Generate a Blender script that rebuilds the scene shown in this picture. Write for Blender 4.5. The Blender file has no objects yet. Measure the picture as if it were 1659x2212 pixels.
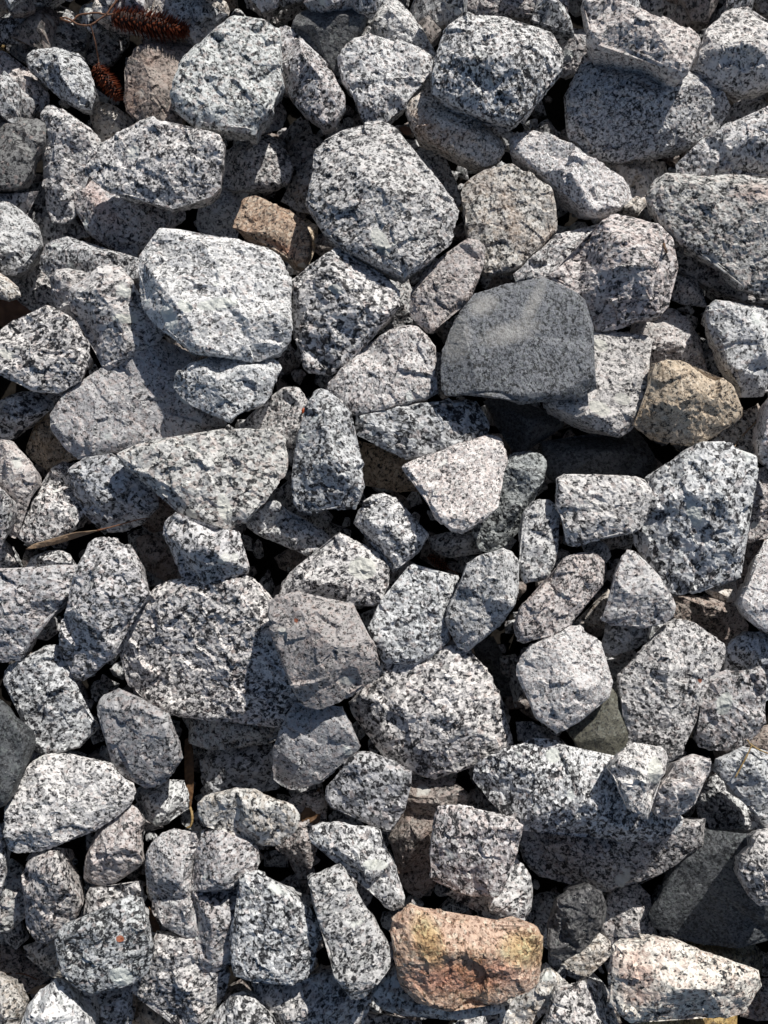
import bpy, math, random
import numpy as np
from mathutils import Vector, Matrix
from mathutils.geometry import delaunay_2d_cdt

C = bpy.context.scene.collection
SC = bpy.context.scene
R = math.radians

# ------------------------------------------------------------------ camera
U = 0.0003                      # metres per unit of the stone sheet below
CAM_TILT = R(9)
CAM_D = 0.60
CAM_Z0 = 100 * U
cam = bpy.data.cameras.new('camera')
cam.sensor_fit = 'VERTICAL'
cam.sensor_height = 24.0
FOV_V = 2 * math.atan(2212 * U / 2 / CAM_D)
cam.angle = FOV_V
cam.clip_start = 0.01
cam.clip_end = 500
camo = bpy.data.objects.new('camera', cam)
C.objects.link(camo)
camo.location = (0, -CAM_D * math.sin(CAM_TILT), CAM_Z0 + CAM_D * math.cos(CAM_TILT))
camo.rotation_euler = (CAM_TILT, 0, 0)
SC.camera = camo
CO = np.array(camo.location)
ROT = np.array(Matrix.Rotation(CAM_TILT, 3, 'X'))

# ------------------------------------------------------------------ light
SUN_DIR = Vector((0.40, 0.80, 0.0)).normalized()
SUN_EL = R(37)
world = bpy.data.worlds.new('World')
SC.world = world
world.use_nodes = True
wn = world.node_tree.nodes
wn.clear()
wo = wn.new('ShaderNodeOutputWorld')
bg = wn.new('ShaderNodeBackground')
sky = wn.new('ShaderNodeTexSky')
sky.sky_type = 'NISHITA'
sky.sun_disc = False
sky.sun_elevation = SUN_EL
sky.sun_rotation = math.atan2(SUN_DIR.x, SUN_DIR.y)
bg.inputs['Strength'].default_value = 0.058
world.node_tree.links.new(sky.outputs[0], bg.inputs[0])
world.node_tree.links.new(bg.outputs[0], wo.inputs[0])
sun = bpy.data.lights.new('sun', 'SUN')
sun.energy = 5.0
sun.angle = R(0.55)
sun.color = (1.0, 0.96, 0.90)
suno = bpy.data.objects.new('sun', sun)
C.objects.link(suno)
sv = Vector((SUN_DIR.x * math.cos(SUN_EL), SUN_DIR.y * math.cos(SUN_EL), math.sin(SUN_EL)))
suno.rotation_euler = sv.to_track_quat('Z', 'Y').to_euler()
SC.view_settings.view_transform = 'Standard'
SC.view_settings.look = 'None'
SC.view_settings.exposure = -0.04
SC.view_settings.gamma = 1.0
SC.cycles.max_bounces = 5
SC.cycles.diffuse_bounces = 3


# ------------------------------------------------------------------ helpers
def to_world(px, z):
    """points of the survey sheet (x right, y down) at height z (metres) -> world xyz"""
    px = np.atleast_2d(np.asarray(px, float))
    z = np.broadcast_to(np.asarray(z, float), (len(px),))
    k = 2 * math.tan(FOV_V / 2) / 2212
    d = np.stack([(px[:, 0] - 829.5) * k, -(px[:, 1] - 1106) * k, -np.ones(len(px))], 1) @ ROT.T
    t = (z - CO[2]) / d[:, 2]
    return CO + d * t[:, None]


_perm = np.random.RandomState(7).permutation(4096).astype(np.int64)
_g = np.random.RandomState(8).normal(size=(4096, 3))
_g /= np.linalg.norm(_g, axis=1)[:, None]


def noise3(p):
    """gradient noise, about -0.7..0.7"""
    i = np.floor(p).astype(np.int64)
    f = p - i
    w = f * f * f * (f * (f * 6 - 15) + 10)
    out = 0
    for dx in (0, 1):
        for dy in (0, 1):
            for dz in (0, 1):
                h = _perm[(i[:, 0] + dx) & 4095]
                h = _perm[(h + i[:, 1] + dy) & 4095]
                h = _perm[(h + i[:, 2] + dz) & 4095]
                g = _g[h]
                o = f - np.array([dx, dy, dz])
                wt = (w[:, 0] if dx else 1 - w[:, 0]) * (w[:, 1] if dy else 1 - w[:, 1]) * (w[:, 2] if dz else 1 - w[:, 2])
                out = out + wt * (g * o).sum(1)
    return out


def vnormals(v, f):
    a = v[f[:, 0]]
    n = np.cross(v[f[:, 1]] - a, v[f[:, 2]] - a)
    out = np.zeros_like(v)
    for k in range(3):
        for c in range(3):
            out[:, c] += np.bincount(f[:, k], n[:, c], minlength=len(v))
    return out / (np.linalg.norm(out, axis=1)[:, None] + 1e-12)


def mesh_from(name, v, f, smooth=True, mat_index=None):
    me = bpy.data.meshes.new(name)
    me.vertices.add(len(v))
    me.vertices.foreach_set('co', np.ascontiguousarray(v, np.float32).ravel())
    me.loops.add(len(f) * 3)
    me.loops.foreach_set('vertex_index', f.astype(np.int32).ravel())
    me.polygons.add(len(f))
    me.polygons.foreach_set('loop_start', np.arange(0, len(f) * 3, 3, dtype=np.int32))
    me.polygons.foreach_set('loop_total', np.full(len(f), 3, np.int32))
    me.polygons.foreach_set('use_smooth', np.full(len(f), smooth))
    if mat_index is not None:
        me.polygons.foreach_set('material_index', mat_index.astype(np.int32))
    me.update(calc_edges=True)
    return me


def grid_faces(nr, na):
    """rings 0..nr-1 of na vertices each, then one top and one bottom vertex"""
    f = []
    j = np.arange(na)
    j2 = (j + 1) % na
    for r in range(nr - 1):
        a = r * na + j
        b = r * na + j2
        c = (r + 1) * na + j2
        d = (r + 1) * na + j
        f.append(np.stack([a, d, c], 1))
        f.append(np.stack([a, c, b], 1))
    top = nr * na
    bot = top + 1
    f.append(np.stack([np.full(na, top), j, j2], 1))
    k = (nr - 1) * na
    f.append(np.stack([np.full(na, bot), k + j2, k + j], 1))
    return np.concatenate(f)


def edge_heights(poly, inner):
    """height of the top face where it reaches the outline, taken from the inner points near the edge"""
    c, area = centroid(poly)
    th, rad = polar(poly, c, 90)
    num = np.zeros(len(poly))
    den = np.full(len(poly), 0.10)
    num += 0.10 * 4
    pa = np.arctan2(poly[:, 1] - c[1], poly[:, 0] - c[0])
    for x, y, h in inner:
        d0 = np.array([x, y]) - c
        a = math.atan2(d0[1], d0[0])
        s0 = np.linalg.norm(d0) / (rad[int(round(a / (2 * math.pi) * 90)) % 90] + 1e-9)
        if s0 < 0.5:
            continue
        da = np.abs((pa - a + math.pi) % (2 * math.pi) - math.pi)
        w = np.exp(-(da / 0.42) ** 2) * min(1, (s0 - 0.45) * 3)
        num += w * h * 0.92
        den += w
    return num / den


def tri_height(poly, inner, q, eh=None):
    """piecewise linear height over the outline and the inner points"""
    if eh is None:
        eh = edge_heights(poly, inner)
    n = len(poly)
    pts = [Vector(p) for p in poly] + [Vector((p[0], p[1])) for p in inner]
    res = delaunay_2d_cdt(pts, [], [list(range(n))], 1, 1e-7, True)
    vs, tris, orig = res[0], res[2], res[3]
    hz = []
    for i, o in enumerate(orig):
        hz.append(inner[o[0] - n][2] if len(o) and o[0] >= n else (eh[o[0]] if len(o) else 10.0))
    out = np.zeros(len(q))
    for t in tris:
        if len(t) != 3:
            continue
        a, b, c = (np.array(vs[k][:]) for k in t)
        d = (b[0] - a[0]) * (c[1] - a[1]) - (c[0] - a[0]) * (b[1] - a[1])
        if abs(d) < 1e-14:
            continue
        l1 = ((b[0] - q[:, 0]) * (c[1] - q[:, 1]) - (c[0] - q[:, 0]) * (b[1] - q[:, 1])) / d
        l2 = ((c[0] - q[:, 0]) * (a[1] - q[:, 1]) - (a[0] - q[:, 0]) * (c[1] - q[:, 1])) / d
        l3 = 1 - l1 - l2
        m = (l1 > -1e-3) & (l2 > -1e-3) & (l3 > -1e-3)
        out[m] = np.maximum(out[m], (l1 * hz[t[0]] + l2 * hz[t[1]] + l3 * hz[t[2]])[m])
    return out


def polar(poly, c, na, snap=False):
    """distance from c to the outline in na directions"""
    th = np.arange(na) * 2 * math.pi / na
    if snap:
        pc = np.asarray(poly) - c
        for a in np.arctan2(pc[:, 1], pc[:, 0]) % (2 * math.pi):
            k = int(round(a / (2 * math.pi) * na)) % na
            th[k] = a - (2 * math.pi if k == 0 and a > math.pi else 0)
    d = np.stack([np.cos(th), np.sin(th)], 1)
    p = np.asarray(poly) - c
    p2 = np.roll(p, -1, 0)
    e = p2 - p
    out = np.zeros(na)
    for a, ed in zip(p, e):
        den = d[:, 0] * ed[1] - d[:, 1] * ed[0]
        den = np.where(np.abs(den) < 1e-12, 1e-12, den)
        t = (a[0] * ed[1] - a[1] * ed[0]) / den
        s = (a[0] * d[:, 1] - a[1] * d[:, 0]) / den
        ok = (t > 0) & (s >= -1e-6) & (s <= 1 + 1e-6)
        out = np.where(ok, np.maximum(out, t), out)
    return th, out


def centroid(p):
    p = np.asarray(p, float)
    q = np.roll(p, -1, 0)
    cr = p[:, 0] * q[:, 1] - q[:, 0] * p[:, 1]
    a = cr.sum() / 2
    return np.array([((p[:, 0] + q[:, 0]) * cr).sum(), ((p[:, 1] + q[:, 1]) * cr).sum()]) / (6 * a), abs(a)


def adjust_inner(inner, c, rad):
    """faces that reach the edge: points near the outline move closer to it; ridges and peaks stand up"""
    na = len(rad)
    ii = []
    sr = []
    for x, y, h in inner:
        d0 = np.array([x, y]) - c
        sr.append(np.linalg.norm(d0) / (rad[int(round(math.atan2(d0[1], d0[0]) / (2 * math.pi) * na)) % na] + 1e-9))
    eh_ = [p[2] for p, s_ in zip(inner, sr) if s_ > 0.55]
    lone = sum(1 for s_ in sr if s_ <= 0.55) == 1 and len(eh_) >= 4
    for x, y, h in inner:
        d0 = np.array([x, y]) - c
        a = math.atan2(d0[1], d0[0]) / (2 * math.pi) * na
        r0 = rad[int(round(a)) % na]
        s0 = np.linalg.norm(d0) / (r0 + 1e-9)
        if s0 > 0.55:
            s1 = min(0.965, 1 - (1 - s0) * 0.42)
            x, y = c + d0 * (s1 / s0)
            ii.append((x, y, h * 1.05))
        else:
            ii.append((x, y, sum(eh_) / len(eh_) * 1.14 if lone else h * 1.4))
    return ii


def build_rock(poly, inner, seed, thick, lean=0.0, *, rough=1.0, step=4.2, rim=5.0, facets=1.0):
    """closed rock: poly (xy, in units, counter-clockwise), inner (x, y, h); returns verts (units, base level 0), faces"""
    rs = np.random.RandomState(seed)
    c, area = centroid(poly)
    eh = edge_heights(poly, inner) * rs.uniform(0.85, 1.1, len(poly))
    per = np.linalg.norm(np.roll(poly, -1, 0) - poly, axis=1).sum()
    na = int(max(28, per / step))
    th, rad = polar(poly, c, na, True)
    k = np.array([0, 1, 0.0])
    k /= k.sum()
    rad = k[0] * np.roll(rad, 1) + k[1] * rad + k[2] * np.roll(rad, -1)
    rad = rad * (1 + 0.005 * rs.normal(size=na))
    rm = rad.mean()
    nb = 4 if step > 8 else max(4, int(rm / step / 4))
    dirs = np.stack([np.cos(th), np.sin(th)], 1)
    inner = adjust_inner(inner, c, rad)
    # top: outline ring, one ring just inside it, then evenly scattered points
    wv = max(4.0, rm * 0.05)
    ring0 = c + dirs * rad[:, None]
    ring1 = c + dirs * (rad - wv * 0.45)[:, None]
    dd_ = step * 0.98
    ext = rad.max()
    gy, gx = np.mgrid[-ext:ext:dd_ * 0.87, -ext:ext:dd_]
    gx = gx + (np.arange(gx.shape[0]) % 2)[:, None] * dd_ / 2
    g = np.stack([gx.ravel(), gy.ravel()], 1) + rs.normal(size=(gx.size, 2)) * dd_ * 0.2
    ang = np.arctan2(g[:, 1], g[:, 0])
    rg = np.interp(ang % (2 * math.pi), np.concatenate([[th[-1] - 2 * math.pi], th, [th[0] + 2 * math.pi]]), np.concatenate([[rad[-1]], rad, [rad[0]]]))
    gd = rg - np.linalg.norm(g, axis=1)
    keep = gd > wv * 0.45 + dd_ * 0.55
    q = np.concatenate([ring0, ring1, c + g[keep]])
    dist = np.concatenate([np.zeros(na), np.full(na, wv * 0.45), gd[keep]])
    h = np.zeros(len(q))
    for pull in (1.0, 0.98, 0.95, 0.90, 0.82):
        z_ = h < 0.5
        if z_.any():
            h[z_] = tri_height(poly, inner, c + (q[z_] - c) * pull, eh)
    rimv = np.sqrt(np.clip(1 - (1 - np.clip(dist / wv, 0, 1)) ** 2, 0, 1))
    if lean:
        g2 = -(q - c) @ np.array([SUN_DIR.x, SUN_DIR.y]) * lean
        h = np.maximum(h + g2 - min(0.0, g2.min() * 0.35), 6)
    h = (h + rim) * (0.62 + 0.38 * rimv)
    top = np.concatenate([q, h[:, None]], 1)
    res = delaunay_2d_cdt([Vector(p_) for p_ in q[na:]], [], [list(range(na))], 1, 1e-5, True)
    orig = np.array([o_[0] if len(o_) else 0 for o_ in res[3]])
    tr = np.array([t_ for t_ in res[2] if len(t_) == 3])
    tr = orig[tr] + na
    cr = np.cross(q[tr[:, 1]] - q[tr[:, 0]], q[tr[:, 2]] - q[tr[:, 0]])
    tr[cr < 0] = tr[cr < 0][:, ::-1]
    tr = tr[np.abs(cr) > 1e-6]
    j = np.arange(na)
    j2 = (j + 1) % na
    F = [tr, np.stack([j, j2, na + j2], 1), np.stack([j, na + j2, na + j], 1)]
    V = [top]
    prev = j
    pn = j2
    nv = len(top)
    for s in 1 - np.arange(1, nb + 1) / (nb + 1.0):
        depth = -thick * (1 - s ** 2.6) ** 0.6
        V.append(np.concatenate([c + dirs * (rad * s)[:, None], np.full((na, 1), depth)], 1))
        cur, cn = nv + j, nv + j2
        F += [np.stack([prev, cur, cn], 1), np.stack([prev, cn, pn], 1)]
        prev, pn = cur, cn
        nv += na
    V.append(np.array([[c[0], c[1], -thick]]))
    F.append(np.stack([np.full(na, nv), pn, prev], 1))
    v = np.concatenate(V)
    f = np.concatenate(F)
    ntop = len(top)
    hmax = v[:, 2].max()
    # planar fracture faces: cut with random planes, mostly on the upper side
    cc = np.array([c[0], c[1], hmax * 0.1])
    cuts = [(rs.uniform(0.80, 0.93), rs.uniform(0.74, 0.88)) for _ in range(2)] + [(rs.uniform(0.70, 0.98), rs.uniform(0.90, 0.985)) for _ in range(5)]
    cuts += [(rs.uniform(0.35, 0.6), rs.uniform(0.96, 0.99))]
    for nz, lm_ in cuts:
        az = rs.uniform(0, 2 * math.pi)
        n = np.array([math.cos(az) * math.sqrt(1 - nz * nz), math.sin(az) * math.sqrt(1 - nz * nz), nz])
        dd = (v - cc) @ n
        over = np.clip(dd - dd.max() * lm_, 0, None)
        v = v - n * over[:, None] * 0.97
    nrm = vnormals(v, f)
    # chipped steps: soft cells, each a slightly tilted plane
    K = int(10 + area / 900)
    seeds = v[rs.randint(0, len(v), K)]
    sig = math.sqrt(area / K) * 0.10
    tilt = rs.normal(size=(K, 3)) * 0.13
    off = rs.normal(size=K) * 1.8
    d2 = ((v[:, None, :] - seeds[None]) ** 2).sum(2)
    wgt = np.exp(-(d2 - d2.min(1)[:, None]) / (2 * sig * sig))
    wgt /= wgt.sum(1)[:, None]
    pl = off[None] + ((v[:, None, :] - seeds[None]) * tilt[None]).sum(2)
    chip = np.clip((wgt * pl).sum(1), -9, 9)
    o = rs.uniform(0, 500, 3)
    big = noise3(v / 62 + o) * 4
    mid = noise3(v / 24 + o * 1.3) * 2.0
    rdg = (0.5 - np.abs(noise3(v / 36 + o * 2.1))) * 2.6
    fine = (0.4 - np.abs(noise3(v / 13 + o * 1.7))) * 4.0
    tiny = noise3(v / 6.5 + o * 1.9) * 2.0
    amp = (chip * (0.85 if rough > 0.65 else 0.25) + big * 0.7 + mid + rdg - 0.7 + fine * rough + tiny * rough) * rough ** 0.5
    sc = min(1.0, rm / 55.0)
    edge = np.ones(len(v))
    edge[:ntop] = np.clip(dist / 12 + 0.36, 0, 1)
    v = v + nrm * (amp * sc * edge)[:, None]
    return v, f, c


# ------------------------------------------------------------------ materials
def ramp(nt, stops, interp='LINEAR'):
    r = nt.nodes.new('ShaderNodeValToRGB')
    r.color_ramp.interpolation = interp
    el = r.color_ramp.elements
    while len(el) > 1:
        el.remove(el[0])
    el[0].position = stops[0][0]
    el[0].color = (*stops[0][1], 1)
    for p, c in stops[1:]:
        e = el.new(p)
        e.color = (*c, 1)
    return r


def stone_material(name, pepper=0.0, white=(0.54, 0.535, 0.525), mid=(0.225, 0.225, 0.228), darkc=(0.014, 0.014, 0.016),
                   pink=0.12, pinkc=(0.44, 0.33, 0.29), stain=0.0, stainc=(0.42, 0.24, 0.09), stain2=(0.30, 0.12, 0.08), grain=500.0, rough=0.62,
                   bump=0.42, fine=False, vein=0.0, sparkle=0.5, blotch=0.35):
    m = bpy.data.materials.new(name)
    m.use_nodes = True
    nt = m.node_tree
    nt.nodes.clear()
    N, L = nt.nodes.new, nt.links.new
    out = N('ShaderNodeOutputMaterial')
    b = N('ShaderNodeBsdfPrincipled')
    L(b.outputs[0], out.inputs[0])
    tc = N('ShaderNodeTexCoord')
    oi = N('ShaderNodeObjectInfo')

    def math_(op, a, c=None, clamp=False):
        n = N('ShaderNodeMath')
        n.operation = op
        n.use_clamp = clamp
        for i, x in enumerate((a, c)):
            if x is None:
                continue
            if isinstance(x, (int, float)):
                n.inputs[i].default_value = x
            else:
                L(x, n.inputs[i])
        return n.outputs[0]

    def mix(fac, a, c, typ='MIX'):
        n = N('ShaderNodeMix')
        n.data_type = 'RGBA'
        n.blend_type = typ
        for sock, x in ((n.inputs[0], fac), (n.inputs[6], a), (n.inputs[7], c)):
            if isinstance(x, (int, float)):
                sock.default_value = x
            elif isinstance(x, tuple):
                sock.default_value = (*x, 1)
            else:
                L(x, sock)
        return n.outputs[2]

    def noise(vec, scale, detail=2.0, rgh=0.5):
        n = N('ShaderNodeTexNoise')
        n.inputs['Scale'].default_value = scale
        n.inputs['Detail'].default_value = detail
        n.inputs['Roughness'].default_value = rgh
        L(vec, n.inputs['Vector'])
        return n

    # each stone its own turn and piece of the rock
    vr = N('ShaderNodeVectorRotate')
    vr.rotation_type = 'AXIS_ANGLE'
    vr.inputs['Axis'].default_value = (0.35, 0.25, 0.9)
    L(tc.outputs['Object'], vr.inputs['Vector'])
    L(math_('MULTIPLY', oi.outputs['Random'], 37.7), vr.inputs['Angle'])
    va = N('ShaderNodeVectorMath')
    va.operation = 'ADD'
    L(vr.outputs[0], va.inputs[0])
    cb = N('ShaderNodeCombineXYZ')
    for i, k in enumerate((7.1, 3.3, 5.7)):
        L(math_('MULTIPLY', oi.outputs['Random'], k), cb.inputs[i])
    L(cb.outputs[0], va.inputs[1])
    mp = N('ShaderNodeMapping')
    mp.inputs['Scale'].default_value = (1.0, 0.8, 0.9)
    L(va.outputs[0], mp.inputs[0])
    gsz = N('ShaderNodeAttribute')       # per stone grain size
    gsz.attribute_type = 'OBJECT'
    gsz.attribute_name = 'grain_scale'
    gm_ = N('ShaderNodeVectorMath')
    gm_.operation = 'SCALE'
    L(mp.outputs[0], gm_.inputs[0])
    L(math_('ADD', gsz.outputs['Fac'], 1.0), gm_.inputs['Scale'])
    co = gm_.outputs[0]
    # wobble
    nw = noise(co, grain * 1.2, 2)
    sb = N('ShaderNodeVectorMath')
    sb.operation = 'SUBTRACT'
    L(nw.outputs['Color'], sb.inputs[0])
    sb.inputs[1].default_value = (0.5, 0.5, 0.5)
    scl = N('ShaderNodeVectorMath')
    scl.operation = 'SCALE'
    L(sb.outputs[0], scl.inputs[0])
    scl.inputs['Scale'].default_value = 0.7 / grain
    ad = N('ShaderNodeVectorMath')
    ad.operation = 'ADD'
    L(co, ad.inputs[0])
    L(scl.outputs[0], ad.inputs[1])
    cw = ad.outputs[0]

    def voro(scale, vec=cw):
        n = N('ShaderNodeTexVoronoi')
        n.inputs['Scale'].default_value = scale
        L(vec, n.inputs['Vector'])
        s = N('ShaderNodeSeparateColor')
        L(n.outputs['Color'], s.inputs[0])
        return n, s

    v1, s1 = voro(grain)
    v2, s2 = voro(grain * 2.3)
    n1 = noise(co, grain * 0.55, 4, 0.7)
    n2 = noise(co, 38, 2)                # tone over the stone
    n3 = noise(co, 90, 3, 0.6)
    per = N('ShaderNodeAttribute')       # per stone share of black mica
    per.attribute_type = 'OBJECT'
    per.attribute_name = 'pepper'
    base = math_('ADD', math_('MULTIPLY', s1.outputs[0], 0.50), math_('MULTIPLY', n1.outputs['Fac'], 0.62))
    base = math_('ADD', base, math_('MULTIPLY', s2.outputs[1], 0.30))
    base = math_('SUBTRACT', base, per.outputs['Fac'])
    base = math_('ADD', base, math_('MULTIPLY', math_('SUBTRACT', n2.outputs['Fac'], 0.5), blotch))
    p = pepper
    lm = tuple((a + c) / 2 for a, c in zip(white, mid))
    rp = ramp(nt, [(0.0, darkc), (0.435 + p, darkc), (0.47 + p, tuple(x * 0.45 for x in mid)), (0.52 + p, mid), (0.60 + p, lm), (0.69 + p, white), (0.84 + p, tuple(min(0.86, x * 1.32) for x in white))])
    L(base, rp.inputs[0])
    col = rp.outputs[0]
    # small dark specks
    spk = math_('LESS_THAN', s2.outputs[0], 0.11)
    col = mix(math_('MULTIPLY', spk, 0.75), col, darkc)
    # feldspar grains with a rosy or greenish cast
    pk = math_('GREATER_THAN', s1.outputs[2], 1 - pink * 1.6)
    pk = math_('MULTIPLY', pk, math_('GREATER_THAN', base, 0.5 + p))
    col = mix(math_('MULTIPLY', pk, 0.30), col, pinkc)
    gk = math_('LESS_THAN', s1.outputs[2], 0.14)
    gk = math_('MULTIPLY', gk, math_('GREATER_THAN', base, 0.5 + p))
    col = mix(math_('MULTIPLY', gk, 0.12), col, (0.40, 0.47, 0.42))
    # milky quartz blobs
    qz = N('ShaderNodeMapRange')
    nq = noise(co, 52, 2, 0.45)
    L(nq.outputs['Fac'], qz.inputs[0])
    qz.inputs[1].default_value = 0.70
    qz.inputs[2].default_value = 0.735
    qzo = math_('MULTIPLY', qz.outputs[0], 0.0 if fine else 0.85)
    col = mix(qzo, col, mix(n3.outputs['Fac'], (0.62, 0.66, 0.62), (0.78, 0.79, 0.75)))
    # marks that belong to this one stone (milky crystal, rust, rosy patch)
    def mark(name, lo_, hi_):
        an = N('ShaderNodeAttribute')
        an.attribute_name = name
        mr = N('ShaderNodeMapRange')
        L(math_('ADD', an.outputs['Fac'], math_('MULTIPLY', math_('SUBTRACT', n1.outputs['Fac'], 0.5), 0.5)), mr.inputs[0])
        mr.inputs[1].default_value = lo_
        mr.inputs[2].default_value = hi_
        return mr.outputs[0]
    col = mix(math_('MULTIPLY', mark('quartz', 0.46, 0.54), 0.85), col, mix(n3.outputs['Fac'], (0.52, 0.55, 0.50), (0.74, 0.75, 0.70)))
    col = mix(math_('MULTIPLY', mark('rosy', 0.2, 1.2), 0.55), col, mix(1.0, col, (1.0, 0.66, 0.55), 'MULTIPLY'))
    col = mix(math_('MULTIPLY', mark('rustspot', 0.45, 0.55), 0.9), col, (0.34, 0.09, 0.03))
    col = mix(math_('MULTIPLY', mark('olive', 0.2, 0.9), 0.6), col, mix(1.0, col, (0.85, 0.85, 0.40), 'MULTIPLY'))
    col = mix(math_('MULTIPLY', mark('red', 0.2, 0.9), 0.7), col, mix(1.0, col, (1.0, 0.64, 0.55), 'MULTIPLY'))
    col = mix(math_('MULTIPLY', mark('dust', 0.1, 1.3), 0.8), col, (0.42, 0.42, 0.40))
    if vein:
        nv = noise(co, 9, 4, 0.65)
        vv = math_('SUBTRACT', 1.0, math_('MULTIPLY', math_('ABSOLUTE', math_('SUBTRACT', nv.outputs['Fac'], 0.46)), 26.0), True)
        col = mix(math_('MULTIPLY', vv, vein), col, (0.45, 0.45, 0.43))
    if stain:
        st = N('ShaderNodeMapRange')
        ns = noise(co, 26, 4, 0.6)
        L(ns.outputs['Fac'], st.inputs[0])
        st.inputs[1].default_value = 0.56 - stain * 0.3
        st.inputs[2].default_value = 0.72 - stain * 0.25
        sc2 = mix(math_('MULTIPLY', n3.outputs['Fac'], 1.0), stainc, stain2)
        col = mix(math_('MULTIPLY', st.outputs[0], 0.35 + 0.5 * stain), col, mix(0.6, mix(1.0, col, tuple(min(1, x * 2.2) for x in stainc), 'MULTIPLY'), sc2))
    # per stone tone
    hs = N('ShaderNodeHueSaturation')
    L(col, hs.inputs['Color'])
    L(math_('ADD', 0.82, math_('MULTIPLY', oi.outputs['Random'], 0.3)), hs.inputs['Value'])
    tn = ramp(nt, [(0.0, (1.0, 0.955, 0.94)), (0.3, (1.0, 0.975, 0.975)), (0.6, (0.985, 0.985, 1.0)), (1.0, (0.955, 0.97, 1.0))])
    rn = N('ShaderNodeMath')
    rn.operation = 'FRACT'
    L(math_('MULTIPLY', oi.outputs['Random'], 17.3), rn.inputs[0])
    L(rn.outputs[0], tn.inputs[0])
    L(mix(1.0, hs.outputs[0], tn.outputs[0], 'MULTIPLY'), b.inputs['Base Color'])
    # gloss: a few crystal faces flash
    sp = math_('GREATER_THAN', s2.outputs[2], 0.93)
    rg = math_('SUBTRACT', math_('ADD', rough - 0.08, math_('MULTIPLY', n3.outputs['Fac'], 0.2)), math_('MULTIPLY', sp, 0.32 * sparkle))
    L(rg, b.inputs['Roughness'])
    b.inputs['Specular IOR Level'].default_value = 0.45
    # relief: grains stand proud, fine grit
    nf = noise(co, grain * 3.2, 2, 0.6)
    h = math_('ADD', math_('MULTIPLY', s1.outputs[1], 0.5), math_('MULTIPLY', n1.outputs['Fac'], 1.6))
    h = math_('ADD', h, math_('MULTIPLY', nf.outputs['Fac'], 0.55))
    h = math_('ADD', h, math_('MULTIPLY', s2.outputs[2], 0.35))
    bp = N('ShaderNodeBump')
    bp.inputs['Strength'].default_value = bump
    bp.inputs['Distance'].default_value = 0.0011
    L(h, bp.inputs['Height'])
    L(bp.outputs[0], b.inputs['Normal'])
    return m


def simple_material(name, c1, c2, scale=300, rough=0.6, bump=0.3, trans=0.0):
    m = bpy.data.materials.new(name)
    m.use_nodes = True
    nt = m.node_tree
    b = nt.nodes['Principled BSDF']
    tc = nt.nodes.new('ShaderNodeTexCoord')
    n = nt.nodes.new('ShaderNodeTexNoise')
    n.inputs['Scale'].default_value = scale
    n.inputs['Detail'].default_value = 4
    nt.links.new(tc.outputs['Object'], n.inputs['Vector'])
    r = ramp(nt, [(0.3, c1), (0.7, c2)])
    nt.links.new(n.outputs['Fac'], r.inputs[0])
    nt.links.new(r.outputs[0], b.inputs['Base Color'])
    b.inputs['Roughness'].default_value = rough
    bp = nt.nodes.new('ShaderNodeBump')
    bp.inputs['Strength'].default_value = bump
    bp.inputs['Distance'].default_value = 0.0006
    nt.links.new(n.outputs['Fac'], bp.inputs['Height'])
    nt.links.new(bp.outputs[0], b.inputs['Normal'])
    return m


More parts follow.
